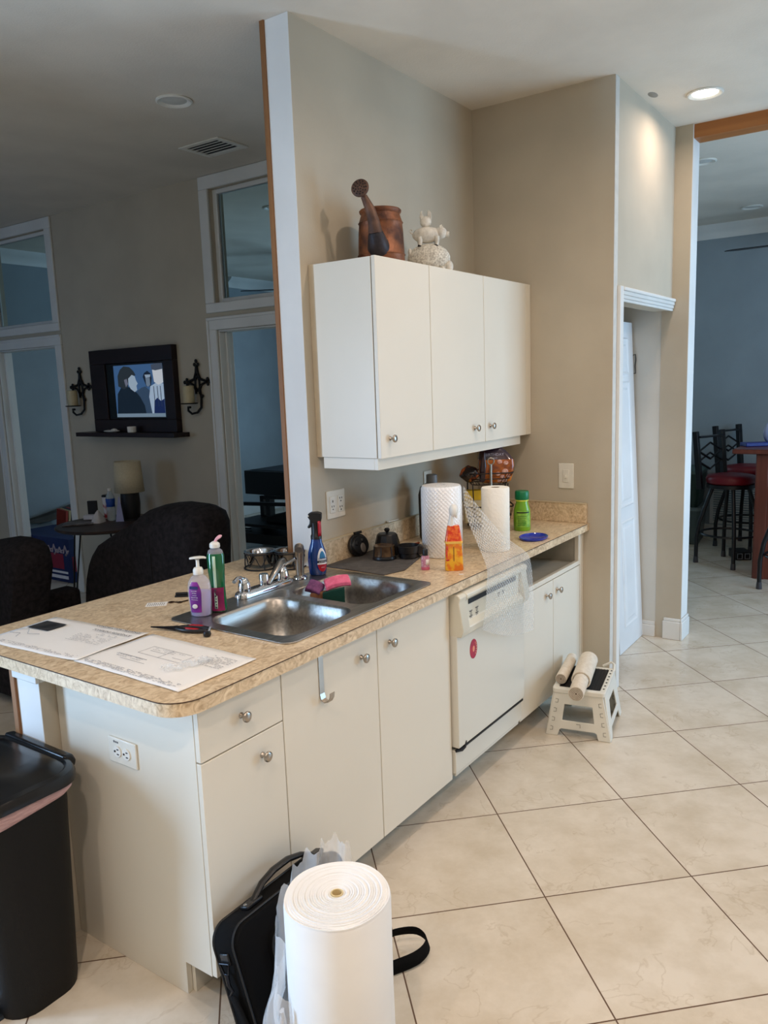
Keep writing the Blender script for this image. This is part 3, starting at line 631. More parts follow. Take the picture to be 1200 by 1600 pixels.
def fn(u, v):
    z = .016 + .105 * v; hw = .62 * (1 - .55 * max(0, (v - .62) / .38) ** 2) - .10 * (1 - v); a = -.30 + (u - .5) * 2 * hw; r = lab(z) + .0009 - (.0045 * max(0, (z - .09) / .03) ** 2)
    return (r * math.sin(a), -r * sy * math.cos(a), z)
m.grid(fn, 14, 12); m.build('label', M('purple_label', (150, 48, 150), .4, c2=(96, 34, 132), scale=18), p)
def ontube(name, s, size, mt, par, a, r, z, sy_=1.0, xs=1.0):
    return text(name, s, size, mt, par, (r * math.sin(a), -r * sy_ * math.cos(a), z), (PI / 2, 0, a), xs=xs)
WH = M('white_print', (238, 236, 240), .5); NAVY = M('navy_print', (28, 30, 92), .5)
MB().box(-.016, -.0004, -.005, .016, 0, .005).xf(Matrix.Translation((-.0118 - .001, -.0268, .102)) @ Matrix.Rotation(-.30, 4, 'Z')).build('logo_band', NAVY, p, bevel=.002)
ontube('printing', 'softsoap', .0088, WH, p, -.30, .0418, .102, .66)
for i, (s, sz) in enumerate((('Lavender', .0058), ('& Shea', .0058), ('hydrating', .004), ('Hand Soap', .0058), ('Moisturizing', .0045))): ontube('printing', s, sz, WH, p, -.30, .0424, .091 - i * .0075, .66)
MB().ell((-.0125, -.0272, .038), (.009, .001, .008), 14, 8).build('flower_print', WH, p)
# green dish soap
p = T('dish_soap_bottle', 'tall green dish soap bottle with a white cap and open pink spout', 'bottle', (.556, .498, CT + .0062), RV)
MB().lathe([(.026, 0), (.029, .004), (.029, .02), (.026, .09), (.029, .14), (.0295, .195), (.027, .203)], n=28, sy=.7).build('body', M('green_liquid', (8, 104, 62), .08, c2=(6, 84, 50), scale=4, coat=.6), p)
MB().lathe([(.0272, .203), (.024, .213), (.015, .220), (.015, .224)], n=28, sy=.75).build('shoulder', GLASSY('clear_bottle', (224, 222, 232), .30), p)
MB().lathe([(.017, .223), (.018, .226), (.0175, .236), (.014, .240), (.008, .244), (.0, .245)], n=24).build('cap', WHITEP, p)
MB().rings([[(x - w_, -w_, z), (x + w_, -w_, z), (x + w_, w_, z), (x - w_, w_, z)] for (x, z, w_) in ((.002, .243, .005), (.007, .250, .006), (.014, .256, .009), (.019, .262, .008), (.021, .266, .004))]).build('spout', M('pink_plastic', (236, 178, 190), .4), p, bevel=.0025)
MB().grid(lambda u, v: ((.0297 - .002 * math.sin(PI * v)) * math.sin(-.95 + 1.9 * u), -.7 * (.0302 - .002 * math.sin(PI * v)) * math.cos(-.95 + 1.9 * u) - .0004, .004 + .082 * v), 16, 6).build('label', M('magenta_label', (150, 40, 92), .35, c2=(108, 24, 70), scale=22), p)
MB().grid(lambda u, v: (-.004 + .010 * (u - .5) + .002 * v, -.7 * (.0312 - .0030 * math.sin(PI * min(1, v * 1.35))) , .012 + .184 * v), 2, 14).build('label', M('pale_label', (196, 226, 205), .4), p, solid=.0005)
m = MB()
for i in range(7): m.box(-.0065 + .002 * (i % 2), -.0222, .014 + i * .010, -.001, -.0216, .020 + i * .010)
m.build('printing', INKD, p, smooth=False)
# blue spray bottle
p = T('spray_bottle', 'blue cleaner spray bottle with a black trigger behind the sink', 'bottle', (1.128, .527, CT + .0062), RV)
MB().lathe([(.030, 0), (.034, .004), (.037, .03), (.0385, .06), (.036, .09), (.028, .118), (.0225, .135), (.0215, .150)], n=32, sy=.75).build('body', M('blue_bottle', (6, 62, 138), .16, c2=(4, 48, 118), scale=4, coat=.5), p)
MB().lathe([(.0225, .148), (.0225, .16), (.019, .166), (.0185, .195), (.020, .215)], n=24).build('neck', BLACKP, p)
MB().prism([(-.028, .250), (-.030, .238), (-.022, .226), (-.024, .21), (-.033, .198), (-.030, .192), (-.020, .194), (-.014, .205), (.018, .205), (.026, .230), (.027, .252), (.01, .258), (-.014, .257)], -.014, .014, 'y').build('trigger_head', BLACKP, p, bevel=.004)
MB().ell((-.027, -.0145, .243), (.003, .002, .003), 10, 6).build('nozzle', WHITEP, p)
def b2(z): return .0388 - .0115 * max(0, (z - .075) / .05) ** 1.5
def lbl(name, a0, a1, z0, z1, mt, off=.0006, rnd=0):
    def fn(u, v):
        z = z0 + (z1 - z0) * v; sc_ = math.sqrt(max(.02, 1 - (2 * v - 1) ** 2)) if rnd == 1 else (math.sqrt(max(.02, 1 - max(0, v) ** 2)) if rnd == 2 else (math.sqrt(max(.02, 1 - (1 - v) ** 2)) if rnd == 3 else 1))
        a = (a0 + a1) / 2 + (u - .5) * (a1 - a0) * sc_; r = b2(z) + off
        return (r * math.sin(a), -.75 * r * math.cos(a), z)
    return MB().grid(fn, 12, 10).build(name, mt, p)
lbl('label', .08, 1.22, .062, .112, M('white_label', (226, 230, 236), .4), .0006, 2)
lbl('label', .30, 1.02, .070, .100, M('sky_print', (46, 120, 170), .4), .0011, 2)
lbl('label', .08, 1.22, .048, .062, BLACKP, .0006); lbl('label', .08, 1.22, .016, .048, M('red_label', (170, 26, 44), .4), .0006, 3)
lbl('label', .06, 1.24, .046, .052, WH, .0012)
ontube('printing', 'DAWN', .0125, NAVY, p, .62, .0412, .070, .80)
ontube('printing', 'POWERWASH', .0056, WH, p, .62, .041, .057, .80); ontube('printing', 'SPRAY', .005, WH, p, .62, .0408, .034, .80)
lb = MB().grid(lambda u, v: (.0206 * math.sin(.35 + u * .9) + .003, -.0206 * math.cos(.35 + u * .9) - .0015, .160 + .062 * v), 6, 4).build('label', M('red_label'), p, solid=.0006)

# sponges in the right bowl
p = T('sponge_caddy', 'wire sponge holder with a green scouring pad hanging in the right sink bowl', 'sponge holder', (.965, .335, CT - .02), RV)
MB().rings([[(x, -.012, z0), (x, .008, z0), (x, .008, z1), (x, -.012, z1)] for (x, z0, z1) in ((-.028, -.055, .014), (.055, -.045, .032))]).build('scouring_pad', M('green_pad', (8, 62, 50), .95, bump=.8, bscale=500), p, bevel=.003)
MB().rings([[(x, .012, z0), (x, .032, z0), (x, .032, z1), (x, .012, z1)] for (x, z0, z1) in ((-.078, -.065, .006), (-.008, -.058, .016))]).build('sponge', M('tan_sponge', (150, 104, 74), .95, c2=(112, 72, 52), scale=60, bump=.8, bscale=400), p, bevel=.006)
MB().tube([(.002, -.018, -.06), (.004, -.018, -.034), (.012, -.018, -.026), (.034, -.018, -.020), (.044, -.018, -.026), (.046, -.018, -.055)], .0018, 8).tube([(-.08, .0, -.062), (.06, .0, -.056), (.06, .036, -.056), (-.08, .036, -.062)], .002, 6, closed=True).build('wire', WHITEP, p)
def sponge(name, loc, rz, rot, size, mt, label):
    m = MB().grid(lambda u, v: ((u - .5) * size[0], (v - .5) * size[1], size[2] * .5 + .006 * math.sin(u * 5) * math.sin(v * 4)), 10, 8)
    m = MB().rings([[(x * size[0] / 2, y * size[1] / 2, z * size[2] / 2 + .012 * (x * x) * (-.6)) for (y, z) in ((-1, -1), (1, -1), (1, 1), (-1, 1))] for x in (-1, -.7, -.3, .1, .5, .8, 1)])
    o = m.build(name, mt, loc=loc, rot=rot, bevel=.006, seg=3); return tag(o, label, 'sponge')
sponge('sponge', (1.010, .335, CT + .026), 0, (math.radians(8), math.radians(-9), RV + .15), (.098, .075, .022), M('pink_sponge', (238, 118, 150), .9, c2=(222, 96, 130), scale=60, bump=.5, bscale=260), 'bright pink sponge resting on top of the sponge holder')
sponge('sponge', (.962, .405, CT + .006), 0, (math.radians(30), math.radians(22), RV - .2), (.062, .055, .024), M('purple_sponge', (128, 78, 122), .95, c2=(100, 58, 100), scale=60, bump=.8, bscale=260), 'dull purple sponge tucked behind the bright pink one')

# pet bowls in wire stand
def scroll(m, r, z, n=8):
    for i in range(n):
        a = 2 * PI * i / n; pts = []
        for k in range(9):
            t = k / 8; a2 = a + (t - .5) * .75; pts.append(((r + .004) * math.cos(a2), (r + .004) * math.sin(a2), z + .020 * math.sin(t * 2 * PI)))
        m.tube(pts, .0022, 6)
st = T('pet_bowl_stand', 'black wire stand holding two steel pet bowls at the end of the wall', 'stand', (1.160, .790, CT + .0005), RV)
CS = (-.0625, .0625)
for cx in CS:
    m = MB(); ring = lambda r, z, rr: m.tube([(r * math.cos(2 * PI * j / 28), r * math.sin(2 * PI * j / 28), z) for j in range(28)], rr, 6, closed=True)
    ring(.066, .068, .0032); ring(.069, .004, .0032); scroll(m, .062, .036)
    for j in range(4):
        a = 2 * PI * j / 4 + .4; m.tube([(.066 * math.cos(a), .066 * math.sin(a), .004), (.066 * math.cos(a), .066 * math.sin(a), .068)], .0024, 6)
    m.xf(Matrix.Translation((cx, 0, 0))); m.build('ring_frame', BLACKM, st)
for cx, lb in ((CS[0], 'steel pet bowl in the wire stand, the one farther from the sprayer'), (CS[1], 'steel pet bowl in the wire stand, the one beside the sprayer')):
    q = RZ @ Vector((cx, 0, 0)); o = MB().lathe([(.0, .020), (.042, .020), (.050, .026), (.058, .070), (.068, .0745), (.069, .076), (.060, .0765), (.0555, .070), (.047, .028), (.0, .024)], n=40).build('pet_bowl', CHROME, loc=(1.160 + q.x, .790 + q.y, CT + .0005), ang=60)
    tag(o, lb, 'bowl')

# drying mat and coffee parts
q = [(1.262, .602), (1.250, .285), (1.36, .255), (1.60, .33), (1.70, .42), (1.785, .603)]
m = MB().prism(q, CT + .0006, CT + .006, 'z')
tag(m.build('drying_mat', M('grey_mat', (92, 88, 84), .95, bump=.6, bscale=300, scale=30, c2=(78, 74, 72)), bevel=.002), 'dark grey dish drying mat on the counter right of the sink', 'mat')
MZ = CT + .0065
p = T('coffee_maker_lid', 'black oval appliance lid leaning on the backsplash above the drying mat', 'lid', (1.485, .566, MZ), math.radians(-4))
r3 = Matrix.Rotation(math.radians(-14), 4, 'X')
def oval(sx, sz, d0, d1): return [(sx * math.cos(2 * PI * i / 28), d0, sz + sz * math.sin(2 * PI * i / 28) * (1 + .05 * math.sin(2 * PI * i / 28))) for i in range(28)], [(sx * math.cos(2 * PI * i / 28), d1, sz + sz * math.sin(2 * PI * i / 28) * (1 + .05 * math.sin(2 * PI * i / 28))) for i in range(28)]
m = MB().rings(list(oval(.062, .050, 0, .016))).rings([[(.050 * math.cos(2 * PI * i / 28), -.010, .050 + .040 * math.sin(2 * PI * i / 28)) for i in range(28)], [(.056 * math.cos(2 * PI * i / 28), 0, .050 + .045 * math.sin(2 * PI * i / 28)) for i in range(28)]]).box(-.012, -.004, .100, .030, .012, .112)
m.xf(r3); m.build('shell', BLACKP, p, bevel=.002)
MB().ell((.006, -.012, .036), (.017, .004, .022), 16, 8).xf(r3).build('inner_disc', M('grey_disc', (96, 90, 84), .4), p)
MB().ell((-.028, -.011, .062), (.012, .004, .012), 12, 8).ell((.012, -.011, .070), (.010, .004, .011), 12, 8).xf(r3).build('vent_hole', BLACKM, p)
p = T('coffee_filter_basket', 'upturned smoky brown coffee filter with a black base and knob on the mat', 'filter basket', (1.485, .445, MZ), 0)
MB().lathe([(.052, 0), (.053, .004), (.050, .014), (.047, .016)], n=30).build('base_ring', BLACKP, p)
MB().lathe([(.047, .014), (.0435, .055), (.046, .060)], n=30).build('mesh_wall', M('smoked_gold_mesh', (120, 96, 70), .25, metal=.5, c2=(84, 62, 46), scale=30), p)
m = MB()
for i in range(6): a = 2 * PI * i / 6 + .3; m.tube([(.0485 * math.cos(a), .0485 * math.sin(a), .012), (.045 * math.cos(a), .045 * math.sin(a), .058)], .0022, 6)
m.build('rib', BLACKP, p)
p = T('coffee_pod_holder', 'black ribbed plastic cup standing behind the smoky filter basket', 'holder', (1.575, .490, MZ), 0)
MB().lathe([(.058, 0), (.056, .05), (.046, .088), (.040, .094), (.0, .095)], n=12).build('cup', BLACKP, p, ang=25)
MB().lathe([(.006, .094), (.006, .1), (.012, .106), (.013, .112), (.008, .118), (0, .119)], n=16).build('knob', BLACKP, p)
p = T('measuring_cup', 'low black round plastic cup with a spout at the front of the mat', 'cup', (1.548, .362, MZ), RV)
MB().lathe([(.034, 0), (.040, .004), (.041, .022), (.047, .025), (.050, .055), (.047, .057), (.044, .028), (.0, .026)], n=30).build('cup', BLACKP, p, ang=40)
MB().prism([(.04, .014), (.078, .020), (.060, .056), (.044, .056)], -.018, .018, 'y').build('lip', BLACKP, p, bevel=.003)
p = T('amber_dish', 'little amber plastic dish and clip lying behind the black cup', 'dish', (1.690, .450, MZ), .2)
MB().lathe([(.030, 0), (.032, .004), (.030, .020), (.026, .022), (.026, .006), (.0, .005)], n=24).build('rim', M('amber_plastic', (176, 112, 52), .25, alpha=.8), p)
MB().tube([(.03, -.01, .02), (.05, -.03, .024), (.062, -.02, .012), (.068, -.03, .003)], .005, 8).build('clip', M('red_brown_plastic', (142, 66, 36), .35), p)
# white utensil on the ledge
m = MB().tube([(-.045, 0, .004), (.04, 0, .003)], .0026, 8).ell((-.045, 0, .005), (.012, .008, .005), 12, 6)
tag(m.build('small_scoop', M('pale_plastic', (226, 220, 208), .3), loc=(1.815, WY - .012, CT + .107)), 'tiny white scoop lying on the backsplash ledge', 'scoop')
# hand sanitiser
p = T('sanitizer_bottle', 'tiny pink hand sanitizer bottle with a black flip cap by the bubble wrap', 'bottle', (1.413, .190, CT + .0006), RV)
MB().lathe([(.0165, 0), (.0175, .003), (.0175, .012)], n=24, sy=.7).build('gel', M('pink_gel', (196, 96, 122), .2), p)
MB().lathe([(.0176, .012), (.0176, .050), (.014, .058), (.010, .060)], n=24, sy=.7, cap0=False).build('body', M('pink_clear', (222, 176, 190), .1, alpha=.72, c2=(186, 110, 146), scale=120), p)
MB().lathe([(.011, .060), (.0115, .084), (.010, .086)], n=20).build('cap', BLACKP, p)
MB().grid(lambda u, v: (.002 + .0135 * u, -.0128 + .004 * u * u, .022 + .022 * v), 4, 2).build('label', M('pale_label2', (236, 226, 222), .5), p, solid=.0004)
# orange cleaner bottle
p = T('spray_bottle', 'orange and yellow fruit printed spray bottle with a white head by the bubble wrap roll', 'bottle', (1.462, .083, CT + .0006), RV)
OR = M('orange_print', (226, 120, 26), .22, c2=(236, 176, 40), scale=34, detail=2, mixpos=(.42, .56), coat=.4); RO = M('red_orange_print', (214, 58, 32), .22, c2=(234, 116, 44), scale=60, detail=2, mixpos=(.40, .60), coat=.4)
rs = [[(x * w_, y * w_ * .62, z) for (x, y) in rrect(-1, -1, 1, 1, .38, 4)] for (w_, z) in ((.034, 0), (.0375, .004), (.0355, .05), (.033, .110), (.035, .118))]
MB().rings(rs).build('body', OR, p, ang=50)
MB().rings([[(x * w_, y * w_ * .62, z) for (x, y) in rrect(-1, -1, 1, 1, .38, 4)] for (w_, z) in ((.035, .118), (.034, .126), (.030, .150), (.025, .180), (.022, .186))]).build('shoulder_sleeve', RO, p, ang=50)
MB().rings([[(x * w_, y * w_ * .64, z) for (x, y) in rrect(-1, -1, 1, 1, .38, 4)] for (w_, z) in ((.0355, .112), (.0362, .117), (.0355, .122))]).build('gold_band', M('gold_band', (240, 190, 90), .3), p, ang=50)
m = MB(); m.box(-.003, -.0226, .040, -.0005, -.0222, .100)
m.build('printing', M('brown_print', (84, 40, 18), .6), p, smooth=False)
m = MB()
for (x, z, rx, rzz) in ((-.030, .07, .004, .02), (-.024, .045, .010, .006), (-.022, .022, .006, .008), (-.028, .095, .004, .010)): m.ell((x, -.0205 + abs(x) * .02, z), (rx, .0025, rzz), 10, 6)
m.build('fruit_print', M('deep_red_print', (176, 28, 26), .4, c2=(220, 80, 60), scale=80), p)
MB().tube([(-.008, 0, .184), (-.008, 0, .200), (-.006, 0, .214), (-.004, 0, .235)], [.016, .012, .011, .010], 14).build('stem', WHITEP, p)
MB().ell((.002, -.004, .246), (.019, .022, .026), 20, 12).xf(Matrix.Identity(4)).build('trigger_head', WHITEP, p)
MB().box(.008, -.006, .214, .018, .004, .226).build('trigger', WHITEP, p, bevel=.003)
tag(MB().box(-.009, -.005, 0, .009, .005, .0012).build('paper_scrap', PAPER, loc=(1.405, .018, CT + .0006), rz=RV), 'tiny white scrap on the counter in front of the orange bottle', 'scrap')

# bubble wrap roll and its loose end
BW = bpy.data.materials.new('bubble_wrap'); BW.use_nodes = True; MATS['bubble_wrap'] = BW
nt = BW.node_tree; b = nt.nodes['Principled BSDF']; b.inputs['Base Color'].default_value = lin((246, 247, 248)); b.inputs['Roughness'].default_value = .2; b.inputs['Specular IOR Level'].default_value = .8
tcn = nt.nodes.new('ShaderNodeTexCoord'); vo = nt.nodes.new('ShaderNodeTexVoronoi'); vo.voronoi_dimensions = '2D'; vo.inputs['Scale'].default_value = 1; vo.inputs['Randomness'].default_value = .06
mpb = nt.nodes.new('ShaderNodeMapping'); mpb.inputs['Rotation'].default_value = (0, 0, PI / 4); mpb.inputs['Scale'].default_value = (78, 78, 1); nt.links.new(tcn.outputs['UV'], mpb.inputs[0]); nt.links.new(mpb.outputs[0], vo.inputs['Vector']); bp_ = nt.nodes.new('ShaderNodeBump'); bp_.inputs['Strength'].default_value = .7; bp_.inputs['Distance'].default_value = .005; bp_.invert = True
nt.links.new(vo.outputs['Distance'], bp_.inputs['Height']); nt.links.new(bp_.outputs[0], b.inputs['Normal'])
p = T('bubble_wrap_roll', 'standing roll of clear bubble wrap with its loose end falling over the counter edge', 'roll', (1.690, .272, CT + .0008))
MB().lathe([(.0, .0), (.086, 0), (.090, .004), (.0905, .15), (.090, .300), (.084, .312), (.05, .316), (.018, .314), (.016, .2), (0, .2)], n=56).build('roll', BW, p, ang=50)
rl = p.children[0]; ul = rl.data.uv_layers.new(name='uv')
for po in rl.data.polygons:
    c0 = math.atan2(po.center.y, po.center.x)
    for li, vi in zip(po.loop_indices, po.vertices):
        q_ = rl.data.vertices[vi].co; a_ = math.atan2(q_.y, q_.x)
        while a_ - c0 > PI: a_ -= 2 * PI
        while a_ - c0 < -PI: a_ += 2 * PI
        ul.data[li].uv = (a_ * .09, q_.z + math.hypot(q_.x, q_.y))
BS = bpy.data.materials.new('bubble_sheet'); BS.use_nodes = True
nt = BS.node_tree; b = nt.nodes['Principled BSDF']; b.inputs['Base Color'].default_value = lin((226, 228, 226)); b.inputs['Roughness'].default_value = .2; b.inputs['Specular IOR Level'].default_value = .7
tcn = nt.nodes.new('ShaderNodeTexCoord'); mpn = nt.nodes.new('ShaderNodeMapping'); nt.links.new(tcn.outputs['UV'], mpn.inputs[0]); vo = nt.nodes.new('ShaderNodeTexVoronoi'); vo.voronoi_dimensions = '2D'; vo.inputs['Scale'].default_value = 1; vo.inputs['Randomness'].default_value = .05; mpn.inputs['Rotation'].default_value = (0, 0, PI / 4); mpn.inputs['Scale'].default_value = (78, 78, 1)
nt.links.new(mpn.outputs[0], vo.inputs['Vector']); cr = nt.nodes.new('ShaderNodeValToRGB'); e = cr.color_ramp.elements; e[0].position = .30; e[0].color = (.50, .50, .50, 1); e[1].position = .52; e[1].color = (.16, .16, .16, 1)
nt.links.new(vo.outputs['Distance'], cr.inputs[0]); nt.links.new(cr.outputs[0], b.inputs['Alpha'])
bp_ = nt.nodes.new('ShaderNodeBump'); bp_.inputs['Strength'].default_value = .8; bp_.inputs['Distance'].default_value = .004; bp_.invert = True; nt.links.new(vo.outputs['Distance'], bp_.inputs['Height']); nt.links.new(bp_.outputs[0], b.inputs['Normal'])
Lp = [Vector(v) for v in ((1.722, .181, 1.205), (1.712, .165, 1.10), (1.62, .06, .99), (1.525, -.028, .925), (1.47, -.058, .87), (1.43, -.072, .78), (1.40, -.075, .70))]
Rp = [Vector(v) for v in ((1.735, .186, 1.222), (1.765, .12, 1.12), (1.83, .03, .99), (1.885, -.036, .925), (1.90, -.062, .86), (1.902, -.072, .70), (1.895, -.072, .56))]
def cat(P, t):
    t = t * (len(P) - 1); i = min(int(t), len(P) - 2); f_ = t - i; a = P[max(i - 1, 0)]; b0 = P[i]; c0 = P[i + 1]; d0 = P[min(i + 2, len(P) - 1)]
    return .5 * ((2 * b0) + (c0 - a) * f_ + (2 * a - 5 * b0 + 4 * c0 - d0) * f_ * f_ + (3 * b0 - a - 3 * c0 + d0) * f_ ** 3)
NU, NV = 16, 40
m = MB().grid(lambda u, v: tuple(cat(Lp, v).lerp(cat(Rp, v), u) + Vector((0, -1, 0)) * (.004 * math.sin(u * 9 + v * 3) * (1 if v > .1 else 0)) + Vector((0, 0, -.05 * math.sin(PI * u) * max(0, v - .75) * 4 * .5))), NU, NV)
so = m.build('loose_end', BS, p); so.location = (-1.690, -.272, -(CT + .0008))
uvl = so.data.uv_layers.new(name='uv')
for poly in so.data.polygons:
    for li, vi in zip(poly.loop_indices, poly.vertices):
        uu = (vi % (NU + 1)) / NU; vv = (vi // (NU + 1)) / NV; wd = (cat(Rp, min(vv, .9999)) - cat(Lp, min(vv, .9999))).length; uvl.data[li].uv = (uu * wd, vv * .80)

# paper towel roll
PT = M('quilted_paper', (240, 236, 226), .9, scale=8, c2=(237, 233, 222), bump=.0)
b = PT.node_tree; nd = b.nodes; wv = nd.new('ShaderNodeTexNoise'); wv.inputs['Scale'].default_value = 34; wv.inputs['Distortion'].default_value = 1.5; tcx = nd.new('ShaderNodeTexCoord'); b.links.new(tcx.outputs['Object'], wv.inputs['Vector']); bb = nd.new('ShaderNodeBump'); bb.inputs['Strength'].default_value = .5; bb.inputs['Distance'].default_value = .006; b.links.new(wv.outputs['Fac'], bb.inputs['Height']); b.links.new(bb.outputs[0], nd['Principled BSDF'].inputs['Normal'])
p = T('paper_towel_roll', 'standing white paper towel roll at the counter edge behind the bubble wrap', 'paper towel', (1.885, .107, CT + .0008))
MB().lathe([(.021, 0), (.060, 0), (.063, .003), (.063, .282), (.060, .286), (.021, .286), (.021, 0)], n=48, cap0=False, cap1=False).build('towel', PT, p, ang=50)
MB().lathe([(.0205, .002), (.0205, .284), (.0195, .284), (.0195, .002), (.0205, .002)], n=28, cap0=False, cap1=False).build('core', M('cardboard_core', (150, 128, 100), .9), p)
# green wipes bottle
p = T('wipes_canister', 'bright green plastic canister with a dark green cap near the corner', 'canister', (2.372, .205, CT + .0008), RV)
GR = M('lime_plastic', (124, 176, 34), .3, coat=.3, scale=6, c2=(104, 160, 28))
MB().lathe([(.040, 0), (.0425, .004), (.0425, .085), (.040, .11), (.031, .140), (.030, .156)], n=32).build('body', GR, p, ang=50)
MB().lathe([(.0315, .150), (.033, .153), (.0315, .158)], n=32).build('yellow_ring', M('yellow_green', (214, 226, 70), .3), p)
MB().lathe([(.034, .158), (.0355, .161), (.0355, .196), (.032, .202), (.0, .203)], n=32).build('cap', M('dark_green_cap', (6, 116, 70), .35), p, ang=50)
patch(.0431, -.9, 1.0, .02, .105).build('label', M('green_label', (96, 158, 44), .45, c2=(150, 196, 70), scale=40), p)
patch(.0436, -.8, .75, .092, .098).build('printing', BLACKP, p)
m = MB()
for i in range(6): m.add(*[(lambda q: (q.v, q.f))(patch(.0436, -.7, .2 + .08 * (i % 3), .030 + i * .009, .0325 + i * .009, n=6))][0])
m.build('printing', M('dark_green_print', (30, 90, 40), .5), p)
# blue lid
o = MB().lathe([(.0, .002), (.082, .002), (.086, .006), (.090, .011), (.093, .010), (.091, .004), (.085, 0), (0, 0)], n=44, sy=.72).build('blue_plate', M('royal_blue', (18, 48, 170), .22, coat=.4), loc=(2.195, .062, CT + .0008), rz=.15, ang=60)
tag(o, 'shallow royal blue plastic plate on the counter in front of the green canister', 'plate')
# dark bottle with grey cap
p = T('dark_jug', 'dark round jug with a grey cap standing behind the bubble wrap roll', 'jug', (1.985, .500, CT + .0008), RV)
MB().lathe([(.06, 0), (.066, .01), (.068, .22), (.058, .258), (.034, .274), (.026, .276)], n=32).build('body', M('dark_green_plastic', (22, 30, 26), .3), p)
MB().lathe([(.027, .274), (.0275, .278), (.027, .316), (.022, .319), (0, .319)], n=28).build('cap', M('grey_cap', (112, 114, 116), .45), p, ang=50)
# two-tier wire basket
BR = M('dark_bronze_wire', (36, 26, 24), .5, metal=.3)
p = T('tiered_wire_basket', 'two-tier dark wire basket stand with a ring-topped centre post', 'basket', (2.380, .400, CT + .0008), RV)
MB().cyl((0, -.115, .04), (0, -.115, .34), .0065, n=12).build('centre_post', M('satin_post', (168, 162, 150), .35, metal=.9), p)
MB().tube([(.0165 * math.cos(2 * PI * i / 18), -.115, .356 + .0165 * math.sin(2 * PI * i / 18)) for i in range(18)], .0035, 8, closed=True).build('top_ring', M('satin_post'), p)
def basket(z0, z1, w0, w1, name):
    m = MB()
    for z, w_ in ((z0, w0), ((z0 + z1) / 2, (w0 + w1) / 2), (z1, w1)):
        m.tube([(x, y, z) for (x, y) in rrect(-w_, -w_ * .8, w_, w_ * .8, .04, 4)], .0028 if z != z1 else .004, 6, closed=True)
    a = rrect(-w0, -w0 * .8, w0, w0 * .8, .04, 4); b_ = rrect(-w1, -w1 * .8, w1, w1 * .8, .04, 4)
    for i in range(0, len(a), 1): m.tube([(a[i][0], a[i][1], z0), (b_[i][0], b_[i][1], z1)], .0016, 5)
    for k in range(7): x = -w0 + 2 * w0 * (k + .5) / 7; m.tube([(x, -w0 * .8, z0), (x, w0 * .8, z0)], .0016, 5)
    m.build(name, BR, p)
basket(.232, .292, .090, .122, 'upper_basket'); basket(.02, .12, .10, .122, 'lower_basket')
m = MB()
for s in (-1, 1): m.tube([(s * .10, .06, 0), (s * .10, .07, .24)], .004, 6); m.tube([(s * .08, -.09, 0), (s * .09, -.09, .24)], .003, 6)
m.build('frame', BR, p)
def bag(name, loc, size, mt, label, seed, rx=0.0, cat_='bag'):
    t = T(name, label, cat_, loc, RV, None, (rx, 0, RV))
    def fn(p_):
        x, y, z = p_; k = 1 - .35 * abs(z) ** 3
        return Vector((x * k * (1 + .06 * math.sin(z * 7 + seed)), y * (1 - .8 * z * z) + .10 * math.sin(x * 9 + z * 7 + seed), z * (1 + .05 * math.sin(x * 6 + seed))))
    MB().ell((0, 0, size[2]), size, 28, 20, lambda q: Vector((fn(q)[0] * (1.0 if abs(q[2]) < .9 else 1), fn(q)[1], fn(q)[2]))).build('bag', mt, t, ang=60)
    return t
DARKPRINT = M('dark_chocolate_wrap', (70, 30, 24), .28, c2=(24, 18, 34), scale=11, detail=2, coat=.3)
t = T('snack_bag', 'large orange and brown candy bag standing in the upper wire basket', 'bag', (2.375, .355, CT + .240), RV, None, (.06, 0, RV))
def pouch(zs, d_=0.0):
    return MB().rings([[(cx_ + x * w_, y * t_, z) for (x, y) in rrect(-1, -1, 1, 1, .45, 5)] for (z, w_, t_, cx_) in zs])
pouch([(0, .060, .020, 0), (.010, .078, .034, 0), (.05, .086, .042, .002), (.09, .090, .042, .004), (.122, .088, .036, .002)]).build('bag', M('orange_brown_wrap', (214, 118, 36), .26, c2=(120, 58, 28), scale=16, detail=3, coat=.4), t, ang=60)
pouch([(.122, .088, .036, .002), (.140, .080, .030, -.004), (.165, .066, .022, -.014), (.182, .048, .010, -.020), (.190, .040, .003, -.022)]).build('bag_top', M('navy_wrap', (34, 26, 48), .28, c2=(60, 26, 26), scale=14, detail=2, coat=.3), t, ang=60)
MB().prism([(-.088, .01), (-.060, .01), (-.052, .09), (-.060, .17), (-.078, .13)], -.046, -.030, 'y').build('bag_side_band', DARKPRINT, t, bevel=.006)
text('printing', 'BIRTHDAY', .020, M('silver_print', (168, 166, 186), .4), t, (-.008, -.034, .148), (PI / 2 - .35, 0, 0)); text('printing', 'CAKE', .014, M('silver_print'), t, (-.012, -.040, .130), (PI / 2 - .2, 0, 0))
m = MB()
for (x, z, r_) in ((.016, .112, .014), (.048, .106, .013), (.008, .050, .013), (.044, .062, .016), (.030, .034, .013), (.060, .038, .011)): m.ell((x, -.043, z), (r_, .003, r_ * .85), 16, 8)
m.build('treat_print', M('cream_print', (232, 190, 176), .4, c2=(178, 110, 90), scale=70), t)
text('printing', 'SWEET', .016, WH, t, (.030, -.0445, .014), (PI / 2, 0, 0))
t = bag('snack_bag', (2.272, .450, CT + .246), (.050, .034, .044), M('black_orange_wrap', (186, 92, 44), .24, c2=(26, 20, 22), scale=22, detail=2, mixpos=(.5, .62), coat=.4), 'small crumpled black and orange snack bag at the left of the upper basket', 3.0)
p = T('tea_box', 'yellow and cream carton standing in the lower wire basket', 'box', (2.330, .452, CT + .032), RV)
MB().box(-.055, -.03, 0, .055, .03, .118).build('carton', M('cream_carton', (206, 196, 160), .6), p, bevel=.002)
